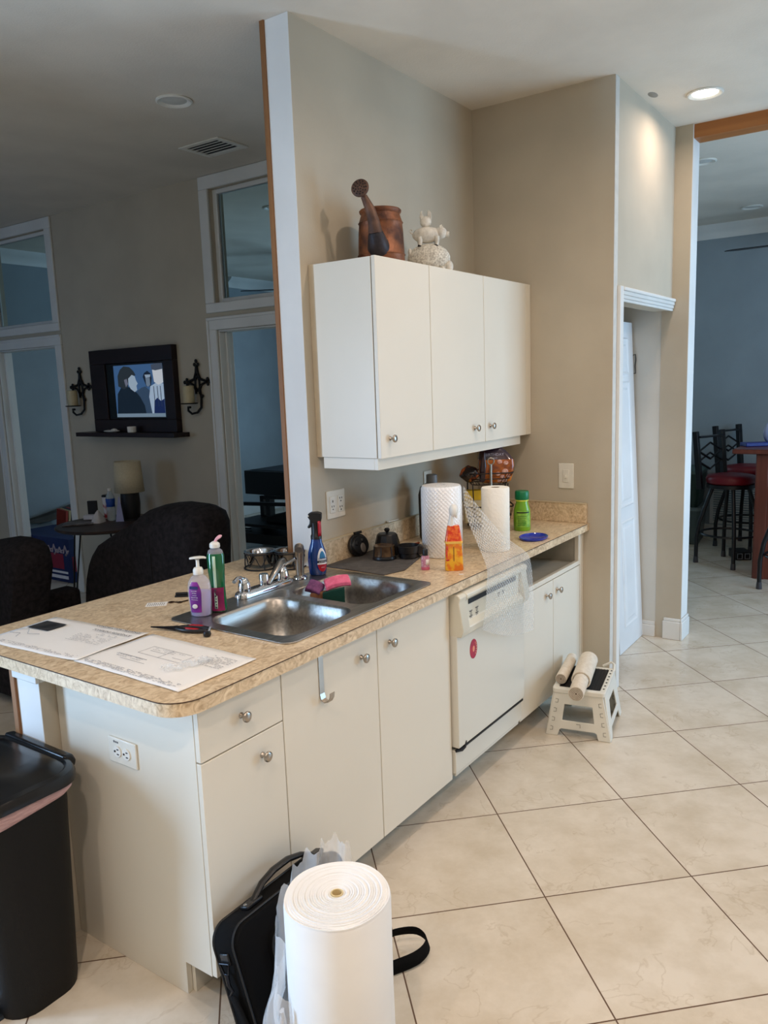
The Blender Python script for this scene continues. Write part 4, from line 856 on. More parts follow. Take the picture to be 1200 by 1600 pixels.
MB().box(-.056, -.031, .118, .056, .031, .168).build('carton_top', M('yellow_carton', (216, 180, 36), .5), p, bevel=.002)
# ================================================================ ON TOP OF THE WALL CABINET
RUST = M('rusty_iron', (140, 88, 58), .5, metal=.35, c2=(74, 46, 38), scale=13, detail=8, mixpos=(.38, .62), bump=.5, bscale=70)
RUSTD = M('dark_rust', (112, 82, 66), .55, metal=.35, c2=(76, 56, 48), scale=18, detail=7, bump=.5, bscale=80)
p = T('watering_can', 'rusty old metal watering can standing on top of the wall cabinet', 'watering can', (1.575, .468, UZ1), RV)
MB().lathe([(.0, .0), (.097, 0), (.100, .004), (.0975, .042), (.1015, .047), (.0975, .052), (.094, .14), (.091, .172), (.0945, .177), (.091, .182), (.084, .203), (.081, .212), (.087, .219), (.0885, .227), (.084, .232), (.076, .228), (.072, .20), (.07, .06), (.0, .055)], n=48).build('body', RUST, p, ang=50)
MB().tube([(-.022, -.112, .120), (-.028, -.118, .165), (-.042, -.120, .215), (-.064, -.122, .262)], [.030, .024, .020, .0135], 20).build('spout', RUSTD, p, ang=70)
MB().tube([(-.006, -.052, .058), (-.012, -.082, .074), (-.018, -.106, .100), (-.022, -.112, .122)], [.050, .046, .037, .0302], 24).build('spout_boot', M('sooty_iron', (58, 50, 52), .5, metal=.3, c2=(34, 32, 38), scale=20, bump=.5, bscale=80), p, ang=70)
o = MB().lathe([(.012, -.03), (.030, -.006), (.036, -.002), (.037, .003), (.033, .007), (.0, .009)], n=32)
rm = Matrix.Translation((-.077, -.135, .290)) @ Vector((-.25, -.93, .22)).to_track_quat('Z', 'Y').to_matrix().to_4x4()
o.xf(rm); ro = o.build('rose', RUSTD, p, ang=60)
m = MB()
for r_, n_ in ((.008, 5), (.018, 9), (.027, 12)):
    for i in range(n_): a = 2 * PI * i / n_ + r_ * 40; m.cyl((r_ * math.cos(a), r_ * math.sin(a), .006), (r_ * math.cos(a), r_ * math.sin(a), .0100), .0025, n=8)
m.xf(rm).build('rose_hole', BLACKM, ro)
MB().tube([(0, .085, .20), (0, .12, .235), (0, .155, .20), (0, .155, .11), (0, .10, .06)], .007, 10).build('handle', RUSTD, p)
WST = M('whitewashed_resin', (236, 232, 222), .85, c2=(196, 192, 182), scale=26, bump=.5, bscale=120)
WOOL = M('woolly_resin', (238, 234, 222), .9, c2=(184, 178, 166), scale=120, detail=3, bump=1.0, bscale=150)
p = T('stacked_animal_figurine', 'whitewashed hen, pig and sheep figurine stacked on top of the wall cabinet', 'figurine', (1.935, .455, UZ1), RV)
MB().ell((.0, 0, .070), (.098, .055, .066), 36, 20, lambda q: q * (1 + .035 * math.sin(q.x * 23 + q.z * 9) * math.sin(q.y * 19 + q.z * 21))).tube([(-.055, -.03, .03), (-.058, -.03, 0)], .014, 10).tube([(.06, -.03, .03), (.062, -.03, 0)], .014, 10).tube([(-.055, .03, .03), (-.058, .03, 0)], .014, 10).tube([(.06, .03, .03), (.062, .03, 0)], .014, 10).build('sheep', WOOL, p)
MB().ell((.090, -.012, .032), (.020, .022, .028), 18, 12).build('sheep_head', WST, p)
MB().ell((-.086, -.012, .100), (.009, .010, .018), 10, 8).build('sheep_tail', WST, p)
pg = MB().ell((-.005, 0, .175), (.068, .034, .036), 28, 16).ell((.056, -.002, .182), (.030, .026, .026), 18, 12).cyl((.072, -.004, .178), (.094, -.006, .174), .013, .012, 14)
for (x, y) in ((-.040, -.018), (.036, -.018), (-.040, .018), (.036, .018)): pg.tube([(x, y, .165), (x + .002, y, .142), (x - .001, y, .124)], [.014, .010, .008], 12)
pg.build('pig', WST, p)
m = MB()
for (x, y) in ((-.041, -.018), (.035, -.018), (-.041, .018), (.035, .018)): MB().lathe([(.0085, .122), (.0088, .128), (.008, .131)], (x, y, 0), n=12).build('hoof', M('black_hoof', (28, 26, 26), .6), p)
MB().prism([(.050, .200), (.062, .202), (.062, .216), (.052, .212)], -.022, -.012, 'y').prism([(.052, .200), (.066, .202), (.070, .214), (.058, .212)], .006, .016, 'y').tube([(-.070, 0, .180), (-.082, 0, .190), (-.080, .004, .202), (-.072, 0, .198)], .0035, 8).build('pig_ears', WST, p)
MB().ell((-.010, 0, .232), (.026, .020, .026), 22, 14).rings([[(x - w_, -.008, z), (x + w_, -.008, z), (x + w_, .008, z), (x - w_, .008, z)] for (x, z, w_) in ((-.018, .235, .014), (-.028, .255, .009), (-.030, .272, .005), (-.026, .280, .002))]).rings([[(x - w_, -.009, z), (x + w_, -.009, z), (x + w_, .009, z), (x - w_, .009, z)] for (x, z, w_) in ((.002, .238, .014), (.008, .256, .010), (.007, .270, .008), (.003, .282, .003))]).build('hen', WST, p, bevel=.003)

# ================================================================ TRASH CAN
p = T('trash_can', 'tall black plastic step trash can with a pink liner beside the peninsula', 'trash can', (0, 0, 0))
def rr(x0, y0, x1, y1, r, z): return [(a, b_, z) for (a, b_) in rrect(x0, y0, x1, y1, r, 6)]
BODY = M('black_can_plastic', (15, 14, 15), .55, bump=.15, bscale=500, scale=200, c2=(11, 11, 12), spec=.3)
MB().rings([rr(-.335, .425, -.115, .80, .075, 0), rr(-.338, .422, -.113, .803, .075, .02), rr(-.375, .410, -.098, .815, .07, .585), rr(-.378, .408, -.096, .817, .07, .605)]).build('bin_body', BODY, p, ang=50)
MB().rings([[(a, b_, .596 + .10 * min(0, a + .09)) for (a, b_) in rrect(-.383, .404, -.091, .823, .072, 6)], rr(-.390, .398, -.086, .827, .074, .60), rr(-.388, .400, -.088, .825, .07, .622)], cap0=False, cap1=False).build('liner', M('pink_bag', (216, 178, 178), .4, c2=(190, 150, 152), scale=30, bump=.6, bscale=60, stretch=(1, 1, 6)), p, solid=.001)
def lid(ins, z, sk=0): return [(a, b_, z + (.035 * max(0, (-.1 - a)) / .3 if sk else 0)) for (a, b_) in rrect(-.405 + ins, .385 + ins, -.078 - ins * .6, .842 - ins, max(.02, .085 - ins * .5), 8)]
MB().rings([lid(.004, .618), lid(-.004, .622), lid(-.004, .640), lid(.004, .652), lid(.022, .655), lid(.03, .650), lid(.06, .664), lid(.12, .672)]).build('lid', M('black_lid_plastic', (15, 16, 20), .26, scale=3), p, ang=35)
MB().rings([[(x, .46 + s * .15, z) for (x, z) in ((-.088, .612), (-.052, .616), (-.046, .634), (-.056, .656), (-.086, .660))] for s in (0.12, 2.2)]).build('hinge_bar', M('black_lid_plastic'), p, bevel=.008, seg=3)
MB().rings([[(x, y, z) for (y, z) in ((.50, .024), (.66, .024), (.655, .046), (.505, .046))] for x in (-.31, -.375, -.400)]).build('pedal', CHROME, p, bevel=.008, seg=3)
MB().rings([[(x, y, z) for (y, z) in ((.485, .0), (.675, .0), (.67, .010), (.49, .010))] for x in (-.30, -.385)]).build('foot_plate', M('dark_foot', (40, 46, 52), .3), p, bevel=.003)

# ================================================================ FOAM ROLL, BAG
FOAM = M('white_foam', (240, 240, 238), .75, scale=5, c2=(234, 234, 233))
nt = FOAM.node_tree
p = T('foam_wrap_roll', 'big standing roll of white packing foam in the foreground', 'roll', (.022, -.415, 0))
prof = [(.0145, .30)]; k_ = 0; r = .0145
prof = [(.0145, .02), (.0145, .494)]
while r < .124:
    z = .499 + random.uniform(-.0012, .0012) - .004 * max(0, (r - .10) / .024) ** 2
    prof += [(r + .0006, z), (r + .0046, z + .0006), (r + .0052, z - .0022)]; r += .0056
prof += [(.1245, .494), (.1275, .486), (.1280, .25), (.1278, .005), (.122, 0), (.0145, 0)]
def wob(m, k0=0):
    for i in range(k0, len(m.v)):
        x, y, z = m.v[i]; a = math.atan2(y, x); rr_ = math.hypot(x, y); d_ = .0022 * math.sin(2 * a + 1) * (rr_ / .12) + .0012 * math.sin(5 * a + z * 14) * (1 if rr_ > .12 else 0); m.v[i] = (x + d_ * math.cos(a), y + d_ * math.sin(a), z)
    return m
wob(MB().lathe(prof, n=72, cap0=False, cap1=False)).build('foam', FOAM, p, ang=75)
MB().lathe([(.0145, .02), (.0145, .5005), (.0118, .5005), (.0118, .02)], n=28, cap0=False, cap1=False).build('core_tube', M('cream_core', (222, 200, 150), .8), p)
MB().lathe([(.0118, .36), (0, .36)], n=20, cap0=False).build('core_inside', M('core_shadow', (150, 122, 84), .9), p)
m = MB()
dirF = Vector((F.x, F.y, 0)).normalized(); dirR = Vector((R.x, R.y, 0)).normalized()
def shell(a, r_, z): # angle 0 = away from the viewer, 90 = left
    d_ = dirF * math.cos(a) - dirR * math.sin(a); return (d_.x * r_, d_.y * r_, z)
def fn(u, v):
    a = math.radians(-12 + 132 * u)
    zt = .545 - .10 * min(1, max(0, (u - .25) / .35)) - .20 * max(0, (u - .55) / .45) + .010 * math.sin(u * 61) + .006 * math.sin(u * 117)
    z = .003 + (zt - .003) * v
    rr_ = .134 + .010 * math.sin(u * 26 + v * 4) * (.3 + v) + .006 * math.sin(u * 53 + v * 9) + .052 * math.sin(PI * min(1, u * 1.02)) * (1 - .6 * v) * (1 + .6 * math.exp(-((v - .35) / .25) ** 2)) * (.35 + .65 * min(1, u * 1.4)) + .012 * max(0, math.sin(u * 14 - v * 6))
    return shell(a, rr_, z)
m.grid(fn, 90, 34)
m.build('plastic_wrap', M('crinkled_film', (236, 238, 240), .10, alpha=.42, spec=1.0, scale=14, bump=1.0, bscale=30), p, ang=80)
m = MB()
for k in range(2):
    m.tube([shell(math.radians(118 + 3 * math.sin(t * 1.3 + k)), .150 + .008 * math.sin(t * .9 + k * 2) - .002 * k, .26 - .026 * t) for t in range(10)], [.004 + .002 * math.sin(i * 1.7 + k) for i in range(10)], 8)
m.build('film_edge', M('film_fold', (226, 228, 232), .15, alpha=.6, spec=1.0), p)
# printed corner of the wrap on the front of the roll
def cylpatch(a0, a1, z0, z1, off=.0012):
    def fn(u, v): a = math.radians(180 - (a0 + (a1 - a0) * u)); return shell(a, .1292 + off, z0 + (z1 - z0) * v - (.02 * v if a0 > 0 else 0))
    return MB().grid(fn, 10, 4)
def quad(pts, off=.0015):
    def fn(u, v):
        a = (pts[0][0] * (1 - u) + pts[1][0] * u) * (1 - v) + (pts[3][0] * (1 - u) + pts[2][0] * u) * v
        z = (pts[0][1] * (1 - u) + pts[1][1] * u) * (1 - v) + (pts[3][1] * (1 - u) + pts[2][1] * u) * v
        d_ = -dirF * math.cos(math.radians(a)) + dirR * math.sin(math.radians(a)); return (d_.x * (.1295 + off), d_.y * (.1295 + off), z)
    return MB().grid(fn, 12, 6)
quad([(-80, .02), (-30, .02), (-32, .118), (-62, .162)]).build('purple_print', M('plum_print', (116, 72, 84), .3), p)
quad([(-58, .02), (-30, .02), (-34, .088), (-60, .128)], .0022).build('peach_print', M('peach_print', (196, 160, 150), .3), p)
quad([(-30, .02), (18, .02), (16, .112), (-32, .116)]).build('lilac_print', M('lilac_print', (178, 172, 186), .3), p)

BAGF = M('black_nylon', (13, 13, 14), .9, bump=.3, bscale=900, scale=200, c2=(9, 9, 10), spec=.15); LEA = M('black_leather', (20, 20, 22), .32, bump=.2, bscale=200)
p = T('laptop_bag', 'black soft laptop bag leaning on the cabinet doors behind the foam roll', 'bag', (.018, -.120, 0), 0, None, (math.radians(-19), 0, 0))
def bprof(x0, x1, z1, r1=.10, r0=.04, n=8):
    pts = []
    for (cx, cz, r_, a) in ((x1 - r0, r0, r0, -90), (x1 - r1, z1 - r1, r1, 0), (x0 + r1, z1 - r1, r1, 90), (x0 + r0, r0, r0, 180)):
        for i in range(n + 1): t = math.radians(a + 90 * i / n); pts.append((cx + r_ * math.cos(t), cz + r_ * math.sin(t)))
    return pts
P0 = bprof(-.062, .385, .302, .05)
def off_(P, s_, y): cx, cz = .16, .15; return [(cx + (x - cx) * s_, y, cz + (z - cz) * s_) for (x, z) in P]
MB().rings([off_(P0, .95, 0), off_(P0, 1.0, -.012), off_(P0, 1.0, -.085), off_(P0, .96, -.100)]).build('body', BAGF, p, ang=60)
P1 = bprof(.03, .35, .240, .045, .04)
MB().rings([[(x, -.098, z) for (x, z) in P1], [(x, -.122, z) for (x, z) in P1], [(.19 + (x - .19) * .95, -.13, .13 + (z - .13) * .95) for (x, z) in P1]]).build('front_pocket', BAGF, p, ang=60)
def piping(P, y, nm, r_=.0035): MB().tube([(x, y, z) for (x, z) in P], r_, 8, closed=True).build(nm, LEA, p)
piping(P0, -.012, 'piping'); piping(P0, -.088, 'piping'); piping(P1, -.122, 'piping')
MB().rings([[(x, y, z) for (x, z) in ((.05, .242), (.33, .242), (.325, .160), (.19, .125), (.055, .155))] for y in (-.128, -.140)]).build('leather_flap', LEA, p, bevel=.005)
MB().tube([(.062, -.05, .306), (.075, -.05, .314), (.115, -.048, .334), (.165, -.048, .344), (.225, -.048, .344), (.275, -.048, .332), (.31, -.05, .314), (.322, -.05, .306)], [.010, .011, .012, .013, .013, .012, .011, .010], 12, flat=.7).build('carry_handle', LEA, p)
for x in (.062, .322):
    q_ = MB().box(x - .03, -.066, .302, x + .03, -.034, .314).build('handle_base', LEA, p, bevel=.004)
    MB().lathe([(.005, 0), (.004, .003), (0, .004)], n=12).xf(Matrix.Translation((x - .022, -.05, .3135))).build('rivet', NICKEL, q_)
MB().box(-.068, -.065, .215, -.060, -.032, .245).build('side_loop', LEA, p, bevel=.003)
m = MB(); m.tube([(-.072, -.066, .222), (-.072, -.031, .222), (-.074, -.040, .196), (-.074, -.056, .196)], .0028, 8, closed=True); m.tube([(-.074, -.048, .196), (-.077, -.048, .170), (-.075, -.054, .152), (-.076, -.040, .140)], [.006, .005, .004, .003], 8)
m.build('swivel_hook', M('gunmetal', (52, 52, 56), .35, metal=.9), p)
MB().rings([[(x, y - .014, z), (x, y + .014, z)] for (x, y, z) in ((-.077, -.048, .142), (-.072, -.054, .10), (-.068, -.060, .05), (-.072, -.07, .01))], closed=False, cap0=False, cap1=False).build('side_strap', BAGF, p, solid=.003)
# shoulder strap loop on the floor, right of the roll
sp_ = [((.33, -.12, .045), 0.0), ((.40, -.235, .050), 0), ((.455, -.268, .058), 0), ((.500, -.318, .055), 0), ((.492, -.362, .040), 0), ((.44, -.362, .028), 0), ((.36, -.315, .022), 0), ((.25, -.245, .020), 0), ((.15, -.20, .016), 0)]
pts = [cat([Vector(a) for a, _ in sp_], i / 40) for i in range(41)]
m = MB(); rs = []
for i, q in enumerate(pts):
    t = (pts[min(i + 1, 40)] - pts[max(i - 1, 0)]).normalized(); f_ = i / 40
    up = Vector((0, 0, 1)) if True else 0; lean = .12 + 1.1 * math.sin(PI * f_) ** 2 * 0 + .35 * f_
    n_ = t.cross(Vector((0, 0, 1))).normalized(); wv_ = (Vector((0, 0, 1)) * math.cos(lean) + n_ * math.sin(lean)) * (.010 + .009 * min(1, f_ * 1.6))
    rs.append([q - wv_, q + wv_])
m.rings(rs, closed=False, cap0=False, cap1=False)
so = m.build('shoulder_strap', BAGF, None, solid=.0022, ang=70)
so.parent = p; so.matrix_parent_inverse = (Matrix.Translation((.018, -.120, 0)) @ Matrix.Rotation(math.radians(-19), 4, 'X')).inverted()

# ================================================================ STEP STOOL
SW = M('stool_white', (226, 224, 214), .38, scale=3)
p = T('folding_step_stool', 'small white folding step stool with a black top on the tile floor', 'step stool', (2.262, -.172, 0), math.radians(11))
tz = .232
fr = plate('top_frame', rrect(-.175, -.122, .170, .122, .02), [rrect(-.145, -.094, .150, .094, .006)], tz - .024, tz, SW, p, bevel=.004)
fr.name = 'top_frame'
MB().box(-.148, -.097, tz - .02, .153, .097, tz - .004).build('black_mat', M('ribbed_black', (20, 20, 22), .7, scale=4), p)
m = MB()
for i in range(13): y = -.087 + i * .0145; m.box(-.144, y - .002, tz - .004, .149, y + .002, tz - .0018)
m.build('grip_rib', BLACKM, p)
m = MB()
for i in range(7): x = -.12 + i * .042; m.box(x - .006, -.112, tz - .0002, x + .006, -.104, tz + .0006)
m.build('dots', BLACKM, p, smooth=False)
def legpanel(sx):
    # trapezoid with window and arch, in local (y,z), tilted outwards along x
    out = [(-.152, 0), (-.094, 0), (-.086, .030), (-.078, .036), (.078, .036), (.086, .030), (.094, 0), (.152, 0), (.112, tz - .02), (-.112, tz - .02)]
    hole_ = [(-.074, .078), (.074, .078), (.064, .156), (-.064, .156)]
    o = plate('leg_panel', out, [hole_], -.004, .004, SW, p, bevel=.003)
    o.rotation_euler = Matrix(((0, 0, 1), (1, 0, 0), (0, 1, 0))).to_euler(); 
    tl = math.atan2(.020, tz) * sx
    o.rotation_euler = (Matrix.Rotation(-tl, 3, 'Y') @ Matrix(((0, 0, 1), (1, 0, 0), (0, 1, 0)))).to_euler()
    o.location = (sx * .182, 0, 0)
    return o
for sx in (-1, 1):
    o = legpanel(sx)
    m = MB()
    for i in range(4):
        for s in (-1, 1):
            z = .035 + i * .045; y = s * (.136 - z * .17); m.tube([(y - s * .0, z - .009, .0042 * 1), (y - s * .012, z - .009, .0042), (y - s * .014, z + .007, .0042), (y - s * .002, z + .009, .0042)], .0012, 5)
            m.tube([(y, z - .009, -.0044), (y - s * .012, z - .009, -.0044), (y - s * .014, z + .007, -.0044), (y - s * .002, z + .009, -.0044)], .0012, 5)
    m.tube([(-.010, .050, -.0044), (-.010, .066, -.0044), (.008, .066, -.0044)], .0012, 5)
    m.build('hinge_line', M('grey_line', (120, 118, 110), .6), o)
for sy_ in (-1, 1):
    o = plate('side_panel', [(-.178, 0), (-.128, 0), (-.105, .045), (.105, .045), (.128, 0), (.178, 0), (.160, tz - .02), (-.160, tz - .02)], [[(-.098, .075), (.098, .075), (.075, .165), (-.075, .165)]], -.004, .004, SW, p, bevel=.003)
    tl = math.atan2(.036, tz) * sy_
    o.rotation_euler = (Matrix.Rotation(tl, 3, 'X') @ Matrix.Rotation(PI / 2, 3, 'X')).to_euler(); o.location = (0, sy_ * .149, 0)
MB().tube([(.150, -.118, tz - .006), (.176, -.116, tz + .018), (.182, -.100, tz + .026), (.178, -.060, tz + .004)], .006, 8).build('carry_loop', SW, p)
m = MB(); m.box(-.03, -.1385, .175, .03, -.1375, .190)
LIN = M('cream_shelf_liner', (226, 216, 200), .85, c2=(214, 202, 184), scale=60, bump=.7, bscale=280)
def liner(name, p0, p1, r_, label, wrap=None, hole=.004):
    d_ = (Vector(p1) - Vector(p0)); ln = d_.length; t = T(name, label, 'roll', p0, 0, 'rolls of shelf liner on the step stool'); t.rotation_euler = d_.to_track_quat('Z', 'Y').to_euler()
    MB().lathe([(hole, .02), (hole, 0), (r_ * .55, .002), (r_ * .9, .0), (r_, .003), (r_, ln - .003), (r_ - .003, ln), (0, ln)], n=36, cap0=False).build('liner', LIN, t, ang=50)
    m = MB(); n_ = 5
    for k in range(1, n_): rad = hole + (r_ - hole) * k / n_; m.tube([(rad * math.cos(a * PI / 12), rad * math.sin(a * PI / 12), -.0002) for a in range(24)], .0009, 4, closed=True)
    m.cyl((0, 0, -.0006), (0, 0, .012), hole * 1.2, n=10)
    m.build('spiral_edge', M('dark_beige_line', (120, 104, 88), .9), t)
    if wrap:
        MB().lathe([(r_ + .0005, wrap), (r_ + .006, wrap), (r_ + .007, wrap + .003), (r_ + .007, ln - .002), (r_ + .001, ln)], n=36, sx=1.06, cap0=False, cap1=False).build('outer_wrap', LIN, t, solid=.002)
    return t
liner('shelf_liner_roll', (2.120, -.108, tz + .0285), (2.420, -.046, tz + .0285), .0265, 'slim roll of cream shelf liner on the stool, the one nearer the cabinet doors')
liner('shelf_liner_roll', (1.948, -.250, tz + .0430), (2.400, -.140, tz + .0430), .0345, 'thick cream shelf liner roll overhanging the front of the step stool', wrap=.17)

# ================================================================ PANTRY DOOR LEAF, BRACKET
PDW = M('white_door_paint', (224, 226, 228), .4, scale=3)
p = T('bifold_door_leaf', 'white panelled bifold door leaf leaning loose inside the pantry opening', 'door', (3.50, -.012, .002))
LW = .46; LH = 1.995
MB().box(-LW / 2, 0, 0, LW / 2, .032, LH).build('slab', PDW, p, bevel=.002)
for (z0, z1) in ((.16, .78), (.90, 1.62), (1.70, 1.88)):
    m = MB(); a = (-.105, .105)
    m.rings([[(x, y, z) for (x, z) in ((a[0] - i, z0 - i), (a[1] + i, z0 - i), (a[1] + i, z1 + i), (a[0] - i, z1 + i))] for (i, y) in ((.02, -.0005), (.012, -.007), (.0, -.002), (-.02, -.002), (-.032, -.0065))])
    m.build('raised_panel', PDW, p, ang=20)
MB().lathe([(.006, 0), (.006, .01), (0, .012)], n=10).xf(Matrix.Translation((-.2, .016, LH))).build('pivot_pin', BLACKM, p)
p.rotation_euler = (math.radians(-2.9), 0, math.radians(0.5))
p = T('wire_bracket', 'thin bent black wire bracket fixed to the pantry side wall', 'bracket', (3.745, .06, 1.74), 0)
MB().tube([(-.004, .075, .040), (-.006, .030, .055), (-.010, .008, .062), (-.008, .005, .03), (-.006, .010, -.01), (-.006, .006, -.055), (-.004, .060, -.055)], .0028, 6).build('wire', BLACKM, p)
MB().ell((-.003, .045, -.030), (.003, .005, .005), 8, 6).build('screw', BLACKM, p)
# ================================================================ LIVING ROOM
DW_ = wood('espresso_wood', (36, 18, 20), (20, 10, 12), axis=1, rough=.35)
p = T('television_cabinet', 'dark wood wall cabinet framing the television above a narrow shelf', 'cabinet', (0, 0, 0))
m = MB(); x0, x1 = 2.595, 2.648
m.box(x0, 3.028, 1.900, x1, 3.995, 2.008).box(x0, 3.028, 1.380, x1, 3.995, 1.474).box(x0, 3.028, 1.4741, x1, 3.128, 1.8999).box(x0, 3.812, 1.4741, x1, 3.995, 1.8999)
m.build('frame', DW_, p, bevel=.003)
MB().box(2.50, 2.955, 1.347, 2.648, 4.12, 1.379).build('shelf', DW_, p, bevel=.003)
t = T('television', 'lit television showing soldiers in hoods and helmets inside the dark wall cabinet', 'television', (2.607, 3.470, 1.687), -PI / 2)
MB().box(-.340, .0, -.2115, .340, .038, .2115).build('bezel', BLACKP, t, bevel=.004)
def EM(n, c, s=1.0): return M(n, c, .5, emit=s)
def pic(pts, mt, d_, nm='picture'): # pts in 0..1 of the picture area
    px = lambda u: -.245 + .565 * u; pz = lambda v: .195 - .39 * v
    return MB().add([(px(a), -.0015 - d_ * .0003, pz(b_)) for a, b_ in pts], [tuple(range(len(pts)))]).build(nm, mt, t, smooth=False)
MB().box(-.325, -.0012, -.199, -.246, -.0004, .199).build('screen_dark_strip', M('dark_glass', (18, 24, 26), .2), t)
pic([(0, 0), (1, 0), (1, 1), (0, 1)], EM('tv_sky_blue', (62, 96, 138), .6), 1)
pic([(0, .93), (1, .93), (1, 1), (0, 1)], EM('tv_grey_band', (120, 140, 156), .6), 2)
pic([(.46, .50), (.56, .44), (.64, .42), (.72, .50), (.78, .80), (.80, .93), (.40, .93)], EM('tv_slate', (52, 72, 96), .6), 2)
pic([(.60, .24), (.63, .17), (.70, .13), (.76, .18), (.78, .27), (.75, .42), (.66, .42)], EM('tv_dark_slate', (26, 38, 56), .5), 3)
pic([(.655, .26), (.74, .26), (.74, .40), (.69, .43), (.66, .40)], EM('tv_face_dim', (112, 128, 146), .6), 4)
pic([(.64, .20), (.76, .20), (.75, .25), (.66, .26)], EM('tv_goggles', (150, 168, 186), .6), 5)
pic([(.74, .42), (.86, .36), (1, .38), (1, .93), (.74, .93), (.70, .62)], EM('tv_pale_coat', (160, 178, 198), .65), 4)
pic([(.80, .12), (.86, .06), (1, .05), (1, .36), (.90, .40), (.82, .34)], EM('tv_face_pale', (186, 190, 196), .75), 5)
pic([(.78, .02), (.86, -.0), (1, .0), (1, .11), (.86, .13), (.79, .11)], EM('tv_helmet', (70, 80, 96), .6), 6)
pic([(.80, .70), (.86, .64), (.93, .70), (1, .66), (1, .93), (.78, .93)], EM('tv_binocular', (22, 38, 84), .6), 6)
for q in (.80, .87, .93): pic([(q, .42), (q + .012, .42), (q + .02, .80), (q + .006, .80)], EM('tv_strap', (40, 56, 84), .5), 7)
pic([(.02, .93), (.05, .55), (.14, .42), (.24, .40), (.40, .46), (.52, .62), (.60, .78), (.62, .93)], EM('tv_dark_coat', (20, 34, 48), .5), 5)
pic([(.08, .40), (.08, .20), (.14, .08), (.22, .02), (.34, .04), (.42, .12), (.46, .20), (.38, .22), (.30, .30), (.28, .42), (.20, .46)], EM('tv_hood', (44, 52, 58), .5), 6)
pic([(.30, .26), (.38, .19), (.44, .22), (.46, .30), (.49, .36), (.46, .40), (.47, .48), (.42, .52), (.34, .46), (.30, .38)], EM('tv_face', (158, 176, 192), .6), 7)
pic([(.21, .28), (.27, .26), (.29, .36), (.24, .42)], EM('tv_ear', (110, 112, 128), .6), 7)
tag(MB().lathe([(.0, 0), (.026, 0), (.032, .004), (.034, .045), (.030, .045), (.028, .008), (0, .006)], n=20).build('white_cup', WHITEP, loc=(2.540, 3.470, 1.3795)), 'small white cup on the shelf under the television', 'cup')
tag(MB().ell((0, 0, .010), (.04, .09, .010), 16, 6).ell((0, -.03, .018), (.02, .03, .012), 12, 6).build('white_dish', WHITEP, loc=(2.545, 3.72, 1.3795)), 'low white dish on the left of the television shelf', 'dish')

IRON = M('wrought_iron', (18, 17, 18), .5, metal=.4)
def sconce(y, z, label):
    t = T('candle_sconce', label, 'sconce', (2.648, y, z), -PI / 2, 'iron candle sconces')
    m = MB()
    def fleur(cx, cz, dx, dz):
        m.ell((cx + dx * .030, -.012, cz + dz * .030), (.014, .008, .014), 12, 8)
        for s in (-1, 1): m.ell((cx + dx * .006 + dz * s * .018, -.012, cz + dz * .006 + dx * s * .018), (.013, .008, .013), 12, 8)
    fleur(0, .150, 0, 1); fleur(-.100, .035, -1, 0); fleur(.100, .035, 1, 0)
    for s in (-1, 1):
        m.tube([(0, -.012, .150), (s * .008, -.012, .10), (s * .030, -.012, .055), (s * .100, -.012, .035)], .0095, 8)
        m.tube([(s * .100, -.012, .035), (s * .040, -.012, .015), (s * .020, -.012, -.02), (s * .018, -.012, -.05)], .0085, 8)
        m.tube([(0, -.012, .080), (s * .020, -.012, .045), (s * .022, -.012, .0), (0, -.012, -.03)], .0075, 8)
    m.ell((.040, -.012, -.065), (.014, .01, .014), 12, 8)
    m.build('cross', IRON, t)
    MB().tube([(.022, -.012, -.02), (.030, -.012, -.08), (.026, -.014, -.145), (.0, -.03, -.180), (-.035, -.05, -.188), (-.060, -.06, -.165), (-.055, -.062, -.140), (-.035, -.06, -.142)], .0085, 8).build('scroll_arm', IRON, t)
    MB().lathe([(.0, 0), (.058, .0), (.062, .006), (.06, .008), (0, .006)], (-.028, -.075, -.118), n=24).build('candle_plate', IRON, t)
    MB().lathe([(.0, 0), (.040, 0), (.040, .118), (.036, .121), (.028, .116), (0, .115)], (-.028, -.075, -.1115), n=28).build('candle', M('cream_wax', (196, 182, 146), .5), t)
    return t
sconce(2.825, 1.70, 'black iron cross candle sconce on the wall right of the television')
sconce(4.195, 1.70, 'black iron cross candle sconce on the wall left of the television')

# round side table with hairpin legs
TX, TY, TZ = 2.225, 3.385, .750
p = T('side_table', 'round dark wooden side table on thin black hairpin legs below the television', 'table', (TX, TY, 0))
MB().lathe([(.0, TZ - .022), (.375, TZ - .022), (.385, TZ - .014), (.385, TZ - .006), (.378, TZ), (0, TZ)], n=56).build('tabletop', wood('dark_walnut', (60, 42, 34), (38, 26, 22), axis=0), p, ang=40)
for i in range(3):
    a = math.radians(128 + 120 * i); c_ = Vector((math.cos(a), math.sin(a), 0)); s_2 = Vector((-math.sin(a), math.cos(a), 0))
    q = [c_ * .24 + s_2 * .07 + Vector((0, 0, TZ - .022)), c_ * .33 + s_2 * .012 + Vector((0, 0, .02)), c_ * .333 + Vector((0, 0, .006)), c_ * .33 - s_2 * .012 + Vector((0, 0, .02)), c_ * .24 - s_2 * .07 + Vector((0, 0, TZ - .022))]
    MB().tube(q, .006, 8).build('leg', IRON, p)
p = T('table_lamp', 'unlit table lamp with a beige drum shade and black base beside the wall', 'lamp', (2.385, 3.355, TZ + .0005))
MB().lathe([(.0, 0), (.070, 0), (.070, .012), (.058, .016), (.064, .04), (.070, .12), (.066, .195), (.02, .205), (.018, .22), (0, .22)], n=28).build('base', BLACKP, p, ang=50)
MB().lathe([(.106, .205), (.092, .432)], n=40, cap0=False, cap1=False).build('lamp_shade', M('beige_linen', (196, 184, 156), .9, scale=80, bump=.3, bscale=300), p, solid=.003)
